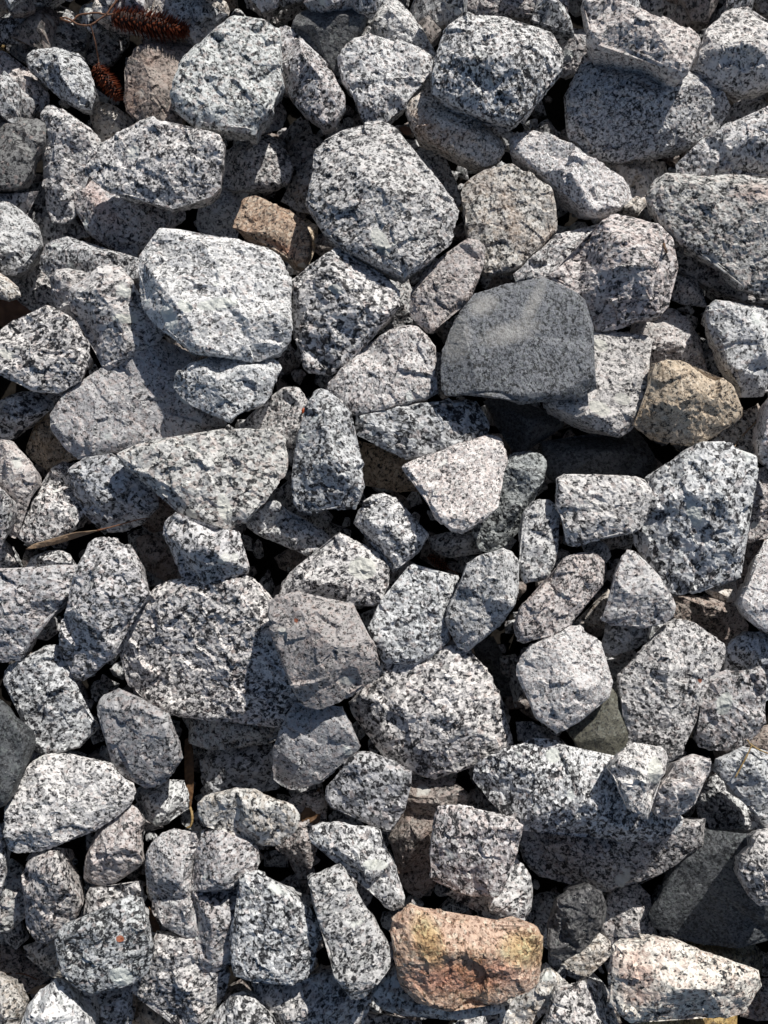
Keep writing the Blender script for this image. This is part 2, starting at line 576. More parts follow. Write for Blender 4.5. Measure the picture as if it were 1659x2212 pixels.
G = stone_material
MATS = {
    'grey': G('granite_grey', 0.075),
    'coarse': G('granite_coarse', 0.085, white=(0.579, 0.579, 0.569), grain=440, pink=0.05),
    'white': G('granite_white', 0.02, white=(0.543, 0.543, 0.533), mid=(0.267, 0.267, 0.266), pink=0.05),
    'pink': G('granite_rosy', 0.05, white=(0.516, 0.501, 0.493), mid=(0.235, 0.224, 0.222), pink=0.25),
    'pinkwhite': G('granite_rosy_white', 0.0, white=(0.571, 0.554, 0.537), mid=(0.296, 0.282, 0.277), pink=0.22, grain=560),
    'pinksmooth': G('granite_lilac', -0.005, white=(0.403, 0.395, 0.392), mid=(0.247, 0.241, 0.242), pink=0.15, bump=0.45),
    'green': G('granite_greenish', 0.06, white=(0.486, 0.494, 0.477), mid=(0.218, 0.225, 0.218), pink=0.15, grain=440),
    'greendark': G('granite_green_dark', 0.12, white=(0.356, 0.373, 0.365), mid=(0.124, 0.135, 0.134), pink=0.0),
    'blue': G('granite_bluish', 0.08, white=(0.509, 0.515, 0.521), mid=(0.205, 0.210, 0.215), pink=0.05, grain=440),
    'darkspeck': G('granite_dark_speckled', 0.115, white=(0.446, 0.449, 0.440), mid=(0.194, 0.197, 0.194), pink=0.05),
    'cream': G('granite_cream', 0.03, white=(0.584, 0.564, 0.526), mid=(0.273, 0.262, 0.239), pink=0.2, pinkc=(0.42, 0.32, 0.22), stain=0.08),
    'creampink': G('granite_cream_pink', -0.01, white=(0.644, 0.601, 0.526), mid=(0.343, 0.303, 0.263), pink=0.25, pinkc=(0.5, 0.32, 0.25)),
    'tan': G('granite_golden', 0.02, white=(0.60, 0.50, 0.38), mid=(0.31, 0.24, 0.17), pink=0.4, pinkc=(0.40, 0.29, 0.18), stain=0.12, stainc=(0.42, 0.29, 0.13), stain2=(0.28, 0.17, 0.09)),
    'orange': G('granite_rusty', 0.07, white=(0.396, 0.318, 0.241), mid=(0.212, 0.152, 0.110), pink=0.4, pinkc=(0.33, 0.18, 0.10), stain=0.25, stainc=(0.36, 0.2, 0.1), stain2=(0.24, 0.1, 0.07)),
    'orangebig': G('rock_orange_red', -0.02, white=(0.60, 0.48, 0.37), mid=(0.32, 0.225, 0.16), darkc=(0.07, 0.05, 0.03), pink=0.5, pinkc=(0.42, 0.18, 0.12), stain=0.22, stainc=(0.38, 0.26, 0.11), stain2=(0.30, 0.12, 0.08), grain=420, bump=0.8),
    'yellow': G('rock_ochre', 0.0, white=(0.430, 0.344, 0.172), mid=(0.294, 0.212, 0.092), stain=0.6, stainc=(0.42, 0.27, 0.07), stain2=(0.3, 0.18, 0.06)),
    'rust': G('rock_brown', 0.05, white=(0.310, 0.275, 0.249), mid=(0.156, 0.133, 0.115), stain=0.15, stainc=(0.28, 0.16, 0.09), stain2=(0.2, 0.1, 0.07)),
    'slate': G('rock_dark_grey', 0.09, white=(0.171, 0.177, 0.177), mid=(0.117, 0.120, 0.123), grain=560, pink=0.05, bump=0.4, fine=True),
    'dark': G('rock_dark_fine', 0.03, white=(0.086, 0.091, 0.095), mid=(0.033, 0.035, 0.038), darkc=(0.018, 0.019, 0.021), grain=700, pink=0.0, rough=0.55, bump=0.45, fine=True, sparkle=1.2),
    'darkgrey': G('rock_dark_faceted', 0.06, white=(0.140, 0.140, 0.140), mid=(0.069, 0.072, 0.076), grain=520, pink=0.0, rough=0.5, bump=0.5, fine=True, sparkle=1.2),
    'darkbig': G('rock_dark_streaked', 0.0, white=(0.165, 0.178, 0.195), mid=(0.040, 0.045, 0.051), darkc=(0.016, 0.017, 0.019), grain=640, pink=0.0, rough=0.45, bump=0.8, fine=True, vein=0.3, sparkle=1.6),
    'olive': G('rock_olive', -0.03, white=(0.087, 0.087, 0.068), mid=(0.069, 0.069, 0.055), grain=760, pink=0.0, rough=0.6, bump=0.3, fine=True),
    'olivebrown': G('rock_mossy', 0.06, white=(0.257, 0.227, 0.151), mid=(0.145, 0.113, 0.064), stain=0.5, stainc=(0.22, 0.17, 0.06), stain2=(0.15, 0.1, 0.05)),
}
NAMES = {'dark': 'dark_rock', 'darkbig': 'dark_rock', 'darkgrey': 'dark_rock', 'slate': 'dark_rock', 'olive': 'dark_rock', 'greendark': 'granite_stone',
         'rust': 'brown_stone', 'tan': 'tan_stone', 'orange': 'orange_stone', 'orangebig': 'orange_rock', 'yellow': 'ochre_stone', 'olivebrown': 'brown_stone',
         'cream': 'cream_stone', 'creampink': 'cream_stone'}
PEPPER_RS = np.random.RandomState(3)

# ------------------------------------------------------------------ the ground
gm = simple_material('soil', (0.008, 0.007, 0.006), (0.022, 0.019, 0.016), 260, 1.0, 0.3)
gm.node_tree.nodes['Principled BSDF'].inputs['Specular IOR Level'].default_value = 0.1
gs = 60.0
gv = np.array([[-gs, -gs, -0.088], [gs, -gs, -0.088], [gs, gs, -0.088], [-gs, gs, -0.088]])
go = bpy.data.objects.new('ground', mesh_from('ground', gv, np.array([[0, 1, 2], [0, 2, 3]]), False))
go.data.materials.append(gm)
go['kind'] = 'structure'
C.objects.link(go)

# ------------------------------------------------------------------ the stones
DATA = """
cream|1|-15,-15 35,-5 26,30 18,60 8,85 -15,95|5,30,25|small yellowish stone in the extreme top left corner beside the straw stem
grey|1|63,23 40,43 20,83 12,105 43,135 100,125 185,118 192,80 182,50 150,20 100,12|60,60,35 110,50,45 150,80,35|grey stone behind the straw stem, left of the thin looping twig
rust|2|70,-15 73,12 97,30 113,14 118,-15|95,5,18|small brownish stone cut by the top edge above the looping twig
pink|2|-25,93 0,102 20,117 37,140 60,148 85,175 108,205 102,243 60,245 30,234 -25,230|0,130,40 40,170,45 80,210,30 0,200,40|pale stone on the left edge, its right half shaded by a bright sloping stone
coarse|3|60,117 80,107 113,103 150,113 167,111 180,123 193,150 200,177 208,200 205,223 200,243 173,238 133,218 107,193 87,167 67,150 57,133|85,125,30 130,125,45 180,150,45 190,200,40 140,170,45|bright sloping stone just left of the small upright red brown cone
grey|0|183,60 187,135 207,148 240,140 267,110 283,67 267,30 215,25|225,80,30|shaded stone deep below the looping twig and the dark red cone
rust|3|290,110 273,160 270,217 277,247 300,270 335,278 390,285 420,200 420,110 412,88 393,83 347,80 320,93|310,130,30 335,110,40 330,200,45 300,240,25|brownish upright stone between the small red cone and the largest top left boulder
green|5|372,235 370,210 383,170 395,120 420,95 452,90 462,60 490,40 530,33 570,45 605,60 612,100 608,150 612,190 590,225 592,250 565,275 555,300 530,302 500,297 460,290 425,280 400,262 378,245|395,225,30 410,130,40 480,70,40 560,60,45 590,130,50 570,230,45 540,280,30 440,260,35 500,150,60|largest pale boulder at the top left, right of the dark red cone
pink|4|590,60 617,53 648,75 680,110 715,150 728,180 743,205 747,240 725,275 705,283 668,262 640,235 618,200 600,150 590,100|620,75,45 650,130,55 700,180,50 725,235,40 690,250,35|rounded pinkish stone leaning on the right side of the largest top left boulder
pink|2|570,215 600,205 618,245 608,277 560,290|592,245,18|small lilac wedge tucked under the right edge of the largest top left boulder
cream|1|195,233 220,229 247,237 280,257 298,275 300,305 240,318 220,315 207,290 197,260|215,250,20 260,275,25|small yellowish cream stone just above the left shoulder of the diamond shaped stone
slate|3|-30,245 0,247 33,245 80,253 97,267 98,310 80,343 72,373 50,403 27,413 -30,415|20,270,40 70,290,40 40,340,45 0,370,40 40,390,25|smooth dark grey stone on the left edge below the pale shaded stone
grey|2|113,240 130,247 150,263 183,283 207,303 225,315 225,345 200,380 175,410 167,440 160,465 140,477 110,476 98,447 100,393 97,333 103,253|118,262,30 150,300,45 125,380,50 125,450,30 190,320,30|grey triangular stone pointing up at the left, beside the diamond shaped stone
coarse|5|213,320 233,307 267,290 293,277 310,267 333,265 353,273 393,287 427,293 457,293 480,307 488,323 483,347 477,373 477,407 457,427 430,437 400,443 370,450 333,443 293,433 260,420 233,410 200,393 182,377 187,363|225,345,25 300,295,40 345,290,45 440,315,50 460,380,45 380,420,35 270,395,25 340,350,55|large diamond shaped black and white stone with a pointed left end
pink|2|180,388 163,410 165,455 187,500 233,533 267,550 290,553 305,535 330,520 370,498 405,475 410,430 300,400|185,410,25 225,470,45 290,520,30 310,450,50|stone with a pinkish side lying under the diamond shaped stone
white|2|-30,405 0,418 25,440 55,462 78,485 92,515 97,540 80,565 60,590 40,605 0,605 -30,600|10,450,45 60,500,45 40,560,40 0,560,45|pale stone on the left edge below the smooth dark grey stone
grey|1|-10,540 80,515 110,575 112,620 155,675 140,700 90,690 40,650 0,605|60,560,35 90,620,35|shaded grey stone behind the brown leaf on the left edge
grey|1|25,412 95,395 110,470 165,478 195,510 120,525 90,525 75,480 45,455|100,470,25|dark shaded stone between the triangular stone and the pale left edge stone
grey|3|75,545 90,527 120,517 145,512 180,522 235,537 270,550 310,562 310,610 250,605 190,605 110,605 80,575|110,545,30 180,550,40 260,575,35|flat shaded stone above the pair of small stones, left of the large white boulder
grey|2|478,375 485,325 510,306 555,292 575,288 597,300 620,327 633,367 622,397 590,414 553,418 510,414 480,405|520,335,40 575,315,50 600,360,45 550,380,40|rounded shaded stone right of the diamond shaped stone
grey|1|623,317 643,297 667,290 687,293 703,307 700,327 685,350 657,368 637,372 626,347|650,315,30 680,315,25|small round stone above the orange tan stone, at the big central boulder's upper left
cream|1|608,435 620,410 643,380 677,352 710,380 690,435 680,465 640,455|650,410,30|pale stone half hidden by the left side of the big central boulder
orange|4|505,500 510,470 522,448 520,430 530,422 555,422 580,430 600,440 625,450 640,465 655,470 665,490 672,510 672,560 660,582 640,580 620,555 600,542 560,527 530,515|530,440,25 600,462,40 650,500,35 655,560,25 560,490,40 600,515,35|small orange tan stone wedged above the large white boulder's right shoulder
white|1|428,455 450,425 480,405 515,412 545,425 525,455 515,490 512,520 450,520 422,490|480,450,35|pale stone between the diamond shaped stone and the small orange tan stone
tan|0|650,465 685,495 685,530 668,570 640,560|670,510,18|sliver of tan stone between the orange tan stone and the central boulder
coarse|6|696,310 716,293 753,277 793,270 826,263 850,270 870,290 886,310 906,333 920,363 946,390 966,410 983,437 993,453 986,480 983,513 976,533 953,553 920,575 905,593 873,607 860,606 826,590 786,570 760,556 740,547 720,530 696,507 680,473 663,450 660,427 666,400 683,367 680,340|715,325,35 800,285,40 865,320,45 940,410,50 965,480,45 880,580,35 790,550,40 710,490,40 685,420,40 800,400,70 880,480,60|big grey white central boulder with a narrow top in the upper middle
grey|2|895,315 945,312 966,350 985,393 997,445 950,455 900,380|940,360,30|shaded stone peeking out behind the upper right side of the big central boulder
dark|4|630,64 640,33 670,20 720,7 780,3 801,27 796,43 785,66 760,92 738,118 725,158 700,122 665,82|648,52,45 700,50,52 775,52,45 715,110,30|dark blue grey wedge of rock at the top between two pale stones
white|3|795,30 833,0 853,-5 890,30 906,53 922,83 940,115 940,135 880,125 830,115 773,92 775,70|835,30,45 880,50,40 830,80,35|pale stone at the top whose right side falls into shade, right of the dark wedge
grey|4|730,123 740,107 770,80 803,80 853,85 886,97 920,110 938,127 930,140 933,160 913,167 913,190 890,197 880,213 876,233 846,253 830,267 786,267 773,240 760,200 740,177 730,147|750,125,35 800,95,40 890,115,40 900,160,40 850,230,35 790,240,30 770,170,40 840,160,55|heart shaped grey stone above the big central boulder's top
grey|1|520,-20 640,-20 700,-15 695,15 625,45 600,55 560,25 530,15|620,5,30|shaded grey stone on the top edge left of the dark wedge
tan|1|690,-25 805,-25 800,4 740,10 695,14|750,-8,20|thin tan sliver of stone on the top edge above the dark wedge
cream|3|200,20 215,-5 330,-20 470,-15 490,12 494,30 482,45 470,75 455,90 430,98 400,80 330,60 240,48 205,38|230,10,35 350,0,40 450,20,45 430,60,35|cream speckled stone on the top edge under the dark red cone
white|2|900,-22 904,20 910,50 945,60 985,55 1005,35 1012,0 1005,-22|930,10,35 980,20,35|small white stone on the top edge left of a long pale one
pink|3|1000,-25 1000,20 1040,40 1100,46 1160,42 1200,50 1222,42 1230,0 1225,-25|1040,5,35 1120,10,45 1200,10,35|long pale stone on the top edge above the rounded grey top boulder
coarse|6|953,83 970,55 1000,36 1030,28 1060,25 1090,20 1120,32 1150,45 1180,55 1198,65 1208,85 1218,110 1220,140 1215,160 1195,175 1180,200 1160,225 1140,245 1125,262 1106,272 1073,263 1046,257 1010,237 970,220 933,200 930,167 936,133 950,110|975,80,45 1050,55,55 1150,70,50 1195,120,45 1160,185,45 1100,240,35 1000,215,35 950,175,35 1020,140,60 1110,130,65|rounded grey boulder at the top right of centre, the biggest along the top
cream|4|880,213 890,193 913,180 935,195 960,215 1000,230 1020,245 1046,270 1083,303 1095,315 1083,333 1076,353 1046,363 1030,360 996,347 963,330 920,313 896,300 890,280 880,247|897,215,30 915,270,35 940,250,45 1010,285,50 1065,325,40 980,320,35|long cream stone slanting down under the rounded grey top boulder
pink|2|1190,60 1230,58 1260,67 1275,93 1278,133 1258,158 1216,170 1195,160 1185,100|1235,80,35 1240,130,30|shaded speckled stone between the rounded top boulder and the flat pinkish slab
pinkwhite|7|1260,0 1256,20 1266,40 1270,67 1266,90 1283,113 1320,123 1353,137 1390,150 1413,163 1440,177 1466,182 1480,167 1490,143 1500,123 1514,93 1511,77 1490,63 1456,47 1416,37 1373,20 1340,0 1300,-15|1275,10,50 1278,85,45 1330,98,55 1420,110,60 1490,115,45 1500,85,45 1410,45,55 1340,12,52|flat topped pinkish white slab at the top right with a broad front face
grey|2|1330,-25 1590,-25 1575,5 1535,35 1515,60 1490,68 1430,45 1370,30|1420,10,30 1500,15,35|shaded dark stone on the top edge behind the flat pinkish slab
white|5|1523,70 1540,50 1570,20 1606,-3 1625,8 1645,30 1680,40 1710,60 1710,150 1680,190 1640,205 1600,212 1560,205 1530,195 1500,178 1488,163 1500,135 1512,100|1530,90,50 1570,112,60 1620,120,65 1690,125,60 1595,30,50 1650,60,60|upright white stone in the top right corner with a shaded lower face
pink|3|1624,0 1640,30 1700,60 1710,-25 1628,-25|1665,10,30|small stone cut by the top right corner
grey|4|1276,147 1250,153 1230,180 1220,213 1220,260 1230,293 1253,307 1266,330 1293,340 1340,348 1390,343 1423,337 1456,333 1486,323 1513,303 1546,290 1566,263 1572,240 1540,213 1523,190 1480,165 1400,145 1340,135|1255,165,45 1285,180,58 1310,200,62 1400,225,66 1470,225,55 1500,255,45 1550,250,20 1300,290,50 1420,300,40|large ridged grey stone below the flat pinkish slab
pinkwhite|4|1103,300 1126,287 1150,283 1190,290 1230,300 1253,310 1270,333 1293,347 1320,363 1340,383 1357,400 1368,427 1352,445 1336,457 1306,467 1286,473 1263,467 1240,447 1206,423 1180,393 1153,370 1126,357 1103,333|1125,310,40 1200,305,48 1250,335,50 1330,395,50 1330,435,40 1280,455,35 1190,370,35 1230,385,50|long white stone slanting down right with fine black specks, above the pointed right hand rock
cream|3|1300,350 1356,348 1440,345 1452,380 1415,400 1402,437 1392,450 1372,470 1345,462 1335,400 1310,375|1390,370,25 1375,425,25|flat cream stone in the gap between the long white stone and the greenish boulder
green|6|1396,403 1406,387 1440,380 1473,383 1523,387 1573,377 1606,380 1640,393 1710,410 1710,655 1659,640 1640,636 1606,623 1590,606 1566,580 1529,556 1506,547 1466,523 1440,500 1430,477 1420,470 1406,443 1392,423|1420,400,30 1530,400,50 1620,400,50 1690,480,60 1640,590,45 1560,540,40 1460,490,35 1560,470,65|large greenish grey boulder on the right edge with a pink patch on its top
grey|5|1462,350 1490,327 1523,300 1556,287 1606,267 1652,247 1710,230 1710,390 1659,392 1626,383 1573,377 1523,383 1476,380 1464,367|1490,345,35 1570,300,50 1680,260,55 1680,340,60 1560,350,45|streaked grey stone on the right edge tapering to a point at its left
white|1|1550,250 1600,215 1659,195 1710,195 1710,255 1650,262 1600,275 1560,292 1540,292|1640,225,30|pale stone in shade above the streaked stone on the right edge
cream|4|996,413 1003,397 1030,377 1070,363 1106,360 1126,367 1146,383 1173,397 1190,410 1193,440 1203,467 1206,497 1193,510 1173,533 1150,557 1125,578 1090,592 1055,598 1040,590 1036,560 1025,540 1010,520 1008,480 998,450|1015,410,40 1075,380,45 1130,395,45 1175,430,48 1185,490,40 1110,560,35 1050,560,35 1030,480,45 1100,470,60|squarish cream brown stone right of the big central boulder
pink|5|886,653 890,630 903,606 920,580 940,567 966,553 986,535 1013,520 1033,520 1046,535 1049,553 1045,575 1033,600 1020,640 1010,660 996,667 970,686 950,706 936,721 923,720 900,703 887,686 883,666|902,655,38 925,600,42 1000,545,45 1030,550,40 995,640,35 930,700,25 960,620,52|slim pale stone leaning up right, between the central boulder and the big dark stone
grey|1|825,598 880,605 895,640 890,700 850,710 815,722 820,660|860,650,30|dark gap stone between the square shouldered stone and the slim leaning stone
pink|5|1180,600 1200,580 1225,560 1250,540 1270,510 1290,490 1310,475 1330,462 1350,460 1383,483 1412,493 1430,510 1446,527 1450,553 1453,575 1456,590 1446,610 1449,640 1443,667 1423,687 1396,697 1360,702 1340,715 1290,715 1270,680 1250,640 1210,610|1338,478,58 1385,500,52 1435,545,45 1440,600,42 1425,665,38 1375,640,78 1365,585,84 1348,530,80 1235,590,34 1290,690,26 1255,640,30|large pointed rock right of the big dark stone with a steep shaded left side
grey|4|1106,595 1140,573 1170,545 1200,508 1250,490 1320,472 1330,520 1250,590 1180,615 1110,612|1160,575,25 1230,515,30|shaded grey stone behind the pointed rock, above the big dark stone
grey|3|1460,545 1480,532 1530,545 1570,565 1600,590 1710,630 1710,668 1606,652 1556,635 1523,620 1490,597 1466,580|1500,560,30 1560,600,35 1650,640,30|shaded stone under the lower edge of the large greenish boulder
coarse|3|1446,606 1460,593 1483,595 1503,603 1513,627 1520,650 1530,662 1506,662 1473,657 1450,645|1475,610,30 1500,630,25|tiny black and white stone beside the right corner of the pointed rock
pinkwhite|3|1400,700 1423,680 1446,660 1463,668 1483,690 1506,717 1516,747 1523,773 1533,825 1506,835 1456,835 1423,820 1390,790 1360,730 1365,695|1440,690,40 1480,710,45 1490,770,40 1430,750,40|smooth pinkish white stone above the tan stone, below the pointed rock
white|5|1260,722 1283,711 1306,713 1340,715 1373,720 1400,723 1411,737 1410,760 1403,787 1400,813 1393,847 1383,873 1373,893 1365,920 1363,933 1340,950 1313,943 1283,933 1256,920 1220,907 1193,890 1165,878 1170,840 1210,780 1240,740|1280,735,25 1390,742,38 1385,820,35 1350,920,25 1270,890,38 1200,875,18 1300,820,45|white stone with greenish flecks sticking out from under the big dark stone
darkbig|7|1023,623 1053,613 1106,607 1170,603 1206,613 1240,627 1263,650 1276,680 1281,710 1275,740 1278,780 1286,820 1288,838 1263,857 1206,863 1156,870 1126,873 1100,865 1073,853 1030,850 1003,855 960,853 948,836 950,786 950,753 963,720 986,680 1010,650|1040,640,35 1170,625,40 1250,670,45 1262,760,45 1240,825,38 1130,830,42 1020,815,40 970,820,32 985,740,38 1120,720,58|big smooth dark grey stone with a faint white streak, right of centre
tan|6|1403,800 1406,790 1440,780 1473,790 1506,807 1533,827 1553,827 1580,843 1593,863 1603,887 1600,903 1573,923 1550,940 1516,957 1496,966 1456,960 1416,950 1390,937 1366,917 1373,900 1390,873 1396,837|1418,805,42 1470,815,50 1500,860,58 1560,850,50 1588,890,35 1530,930,30 1430,930,30 1395,910,25 1440,870,52|golden brown speckled stone right of the white stone with greenish flecks
white|5|1526,663 1540,650 1573,653 1623,660 1710,670 1710,850 1659,845 1640,858 1603,862 1590,830 1566,800 1550,753 1540,727 1526,697|1545,675,45 1560,735,55 1640,690,60 1600,820,40 1640,830,40 1640,760,60|white stone on the right edge with a shaded top, right of the smooth pinkish stone
pink|6|1710,838 1665,850 1649,877 1639,913 1630,953 1632,983 1646,1006 1710,1055|1665,890,40 1655,960,45|pale stone cut by the right edge, right of the golden brown stone
cream|3|1530,960 1573,930 1600,895 1645,870 1650,930 1635,970 1625,1010 1606,1040 1590,1010 1560,1000|1600,930,25 1610,980,25|cream coloured stone below right of the golden brown stone, partly in shade
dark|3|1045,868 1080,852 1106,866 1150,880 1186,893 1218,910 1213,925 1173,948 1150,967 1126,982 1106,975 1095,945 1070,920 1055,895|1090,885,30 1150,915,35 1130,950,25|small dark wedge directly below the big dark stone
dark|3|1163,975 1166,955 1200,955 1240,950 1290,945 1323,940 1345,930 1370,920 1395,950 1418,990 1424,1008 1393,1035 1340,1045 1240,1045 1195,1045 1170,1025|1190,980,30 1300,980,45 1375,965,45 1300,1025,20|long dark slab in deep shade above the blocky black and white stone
coarse|6|1203,1036 1220,1026 1256,1026 1323,1030 1373,1030 1393,1036 1406,1053 1408,1073 1406,1100 1396,1130 1383,1146 1356,1153 1320,1160 1273,1170 1250,1181 1223,1179 1218,1150 1213,1120 1198,1100 1196,1073|1222,1045,45 1330,1045,50 1385,1060,45 1380,1120,42 1290,1145,42 1235,1165,30 1300,1095,58|blocky black and white stone below the long dark slab
coarse|5|1393,1033 1416,1013 1453,990 1473,976 1496,963 1516,960 1550,966 1573,966 1586,976 1616,996 1618,1020 1621,1053 1616,1086 1606,1106 1606,1126 1603,1163 1608,1190 1603,1223 1600,1250 1573,1263 1523,1270 1473,1286 1450,1283 1426,1263 1406,1233 1383,1210 1366,1180 1362,1150 1380,1120 1400,1060|1430,1020,42 1510,980,50 1595,1005,48 1600,1060,50 1590,1150,55 1585,1230,45 1480,1265,35 1430,1220,35 1400,1150,35 1480,1110,62 1540,1090,68|tall boulder near the right edge, right of the blocky stone
pink|3|1600,1025 1659,1010 1710,1010 1710,1155 1659,1160 1630,1170 1600,1170 1600,1100|1640,1070,35|shaded speckled stone between the tall boulder and the right edge
pinkwhite|5|1710,1150 1659,1166 1640,1193 1626,1226 1616,1256 1600,1286 1590,1306 1603,1333 1623,1353 1659,1373 1710,1385|1655,1200,45 1615,1300,42 1650,1340,45 1670,1270,58|white pink speckled stone cut by the right edge below the tall boulder
rust|1|1600,1160 1645,1165 1640,1220 1615,1300 1588,1280|1615,1220,15|brown shaded sliver of stone behind the tall boulder's lower right side
cream|1|1520,1275 1590,1255 1605,1290 1590,1312 1550,1300|1565,1282,20|small cream stone just under the base of the tall boulder
rust|1|1445,1290 1500,1285 1556,1295 1590,1315 1618,1353 1612,1385 1566,1405 1530,1375 1490,1356 1450,1335|1500,1305,30 1560,1320,35|dark shaded stone with one sunlit patch below the tall boulder
cream|2|-25,575 0,588 20,603 37,620 44,640 20,650 -25,640|5,612,20|small tan stone on the left edge above the brown leaf
coarse|5|-25,740 0,726 17,703 40,693 67,683 83,667 107,660 127,667 143,683 167,697 183,720 193,743 193,770 177,800 173,820 150,840 127,850 103,851 73,843 40,830 20,816 -25,800|10,740,38 90,685,45 130,690,48 175,740,45 160,800,40 110,835,30 30,795,35 90,760,62|rounded black and white boulder on the left edge below the brown leaf
grey|3|103,593 123,580 147,576 167,583 187,593 210,600 205,625 185,650 180,690 150,690 125,665 110,635|125,600,35 160,600,38 150,650,30|small stone on the left touching the taller square topped stone
grey|4|153,633 173,623 207,603 220,593 240,577 260,580 277,600 290,613 297,630 300,670 325,696 360,720 340,745 293,765 283,770 233,800 220,790 200,745 180,703 157,676|175,640,42 215,640,52 245,600,50 282,625,42 240,690,52 270,740,35 225,670,55|square topped grey stone tucked left of the large white boulder
pinksmooth|4|110,913 108,896 123,876 140,856 167,840 200,810 233,783 267,760 287,753 320,740 350,733 373,740 420,760 480,860 488,916 466,928 400,945 333,960 283,972 233,982 187,991 167,993 140,976 117,950|135,905,38 200,845,40 280,770,45 350,760,45 450,860,42 440,915,35 320,945,32 230,965,30 150,955,32 280,870,52|broad flat pinkish stone below the large white boulder, half in its shadow
white|7|302,560 307,550 327,523 347,500 367,495 393,497 427,510 467,510 507,513 533,523 553,530 580,533 606,553 620,575 627,600 625,663 633,740 616,766 586,780 560,788 516,782 466,776 416,766 383,743 353,720 320,693 303,663 307,630 300,600|330,550,40 360,515,45 470,528,55 580,560,52 605,640,48 610,735,40 560,768,30 440,750,30 345,695,22 330,640,28 365,640,52 420,690,58 470,630,68 550,700,60|large white boulder left of centre with a ledge along its lower left
white|5|377,826 383,813 406,793 430,780 467,770 540,772 600,775 612,790 596,813 590,836 587,853 573,873 553,883 513,893 510,906 500,916 483,913 467,900 447,890 417,880 393,863 380,843|395,825,30 440,795,42 550,795,42 575,850,32 495,895,25 430,870,28 480,840,42|pale jagged stone poking out below the large white boulder
green|6|253,980 263,973 300,963 347,956 400,943 460,930 500,926 553,928 595,932 620,946 628,983 620,1020 596,1053 573,1083 553,1103 533,1129 510,1143 490,1149 450,1143 410,1129 383,1106 350,1075 320,1045 285,1018 260,998|272,985,35 330,970,42 430,948,48 550,942,52 605,965,48 600,1010,45 540,1095,38 490,1132,32 430,1118,40 360,1065,45 310,1020,42 460,1030,62|large greyish green stone tapering to a point at the left, left of centre
coarse|3|-25,875 0,870 20,853 43,846 73,845 100,853 115,866 115,880 97,893 77,910 53,926 33,943 20,955 0,955 -25,955|20,880,38 70,862,40 100,872,25 50,900,38|black and white stone on the left edge below the rounded boulder
tan|2|67,930 77,910 107,885 130,900 150,953 165,976 167,992 133,998 117,1015 103,1018 90,1006 73,996 57,976|90,930,30 100,985,25|small pinkish tan stone at the left corner of the broad flat stone
pinkwhite|4|-25,950 0,950 30,953 43,973 67,996 82,1020 83,1046 67,1070 53,1100 48,1130 43,1150 30,1165 18,1160 12,1100 0,1060 -25,1050|20,975,40 60,1015,45 60,1060,35 20,1030,50|pale rounded stone on the left edge below the small pinkish tan one
grey|5|-25,1042 0,1052 17,1064 33,1083 33,1106 25,1140 12,1170 0,1190 -25,1195|5,1090,35 0,1140,40|greyish stone cut by the left edge, above the left end of the curled leaf
grey|3|50,1140 57,1100 70,1073 97,1043 107,1013 133,996 165,1005 185,1060 195,1110 170,1145 140,1160 120,1172 77,1180 57,1172 43,1156|80,1100,45 130,1030,45 150,1100,50 90,1150,35|shaded stone lying just above the curled dry leaf
blue|3|150,1030 150,1015 160,1003 183,993 217,988 250,985 290,1015 340,1055 350,1095 310,1130 270,1148 235,1148 200,1128 180,1106 160,1070|175,1015,38 230,1010,42 290,1070,40 220,1090,45|bluish shaded stone between the broad flat stone and the curled leaf's stem
rust|1|250,1015 300,1025 360,1080 395,1112 375,1140 330,1150 300,1130 270,1090 255,1050|320,1085,30|brownish stone in the shade under the greyish green stone
grey|4|510,925 530,905 553,886 573,870 593,855 613,843 646,840 662,860 670,873 668,890 660,930 650,965 645,1000 630,1010 600,960 560,935|560,900,30 620,860,40 640,890,38 625,940,35|grey stone between the pale jagged stone and the upright narrow stone
coarse|6|680,846 696,841 710,846 726,863 743,880 760,893 765,913 763,953 780,980 786,1016 789,1046 783,1063 770,1100 753,1103 726,1102 693,1097 683,1108 650,1105 636,1090 632,1040 636,1010 640,973 643,946 653,903 660,880 673,863|697,858,35 693,920,55 712,1000,66 740,1070,48 750,1090,28 755,1010,40 745,900,30 665,960,30 655,1070,28|upright narrow stone with a sharp vertical ridge left of the white triangle
grey|3|590,1068 620,1045 640,1020 700,1080 695,1110 660,1118 620,1108 600,1090|640,1070,25|shaded stone at the foot of the ridged narrow stone
pinkwhite|5|700,840 720,820 740,803 753,786 786,753 820,726 843,713 866,710 886,701 903,706 920,720 940,750 943,786 948,813 948,850 920,866 886,876 853,886 820,893 786,900 763,898 743,880 715,858|755,805,38 840,728,42 895,722,45 928,770,45 930,835,38 850,872,32 775,880,32 740,850,32 840,800,52|pinkish speckled stone just left of the big dark stone
coarse|5|633,630 643,606 663,590 686,580 710,563 726,550 745,556 775,568 800,580 833,602 862,635 862,670 836,696 813,716 793,736 770,760 753,783 743,796 716,808 686,808 663,800 653,786 650,753 633,726 630,670|655,615,45 725,570,50 800,600,50 840,650,42 780,730,45 730,785,35 685,785,40 680,660,62 760,650,68|square shouldered stone right of the large white boulder with a dark left flank
coarse|5|766,923 770,903 803,900 836,893 860,886 880,876 913,873 953,870 986,866 1030,866 1043,880 1053,903 1063,923 1053,936 1026,946 1003,960 983,973 960,976 920,990 876,993 860,986 836,976 813,966 793,956 780,950 766,940|785,918,32 870,890,40 950,882,45 1025,882,42 1040,920,35 960,960,35 880,975,30 920,925,50|long flat black and white stone above the white triangle
tan|2|765,950 793,960 853,975 900,990 940,1020 940,1060 900,1064 863,1062 820,1055 790,1048 783,1010|820,1000,35 870,1030,35|olive tan stone half hidden left of the white triangle
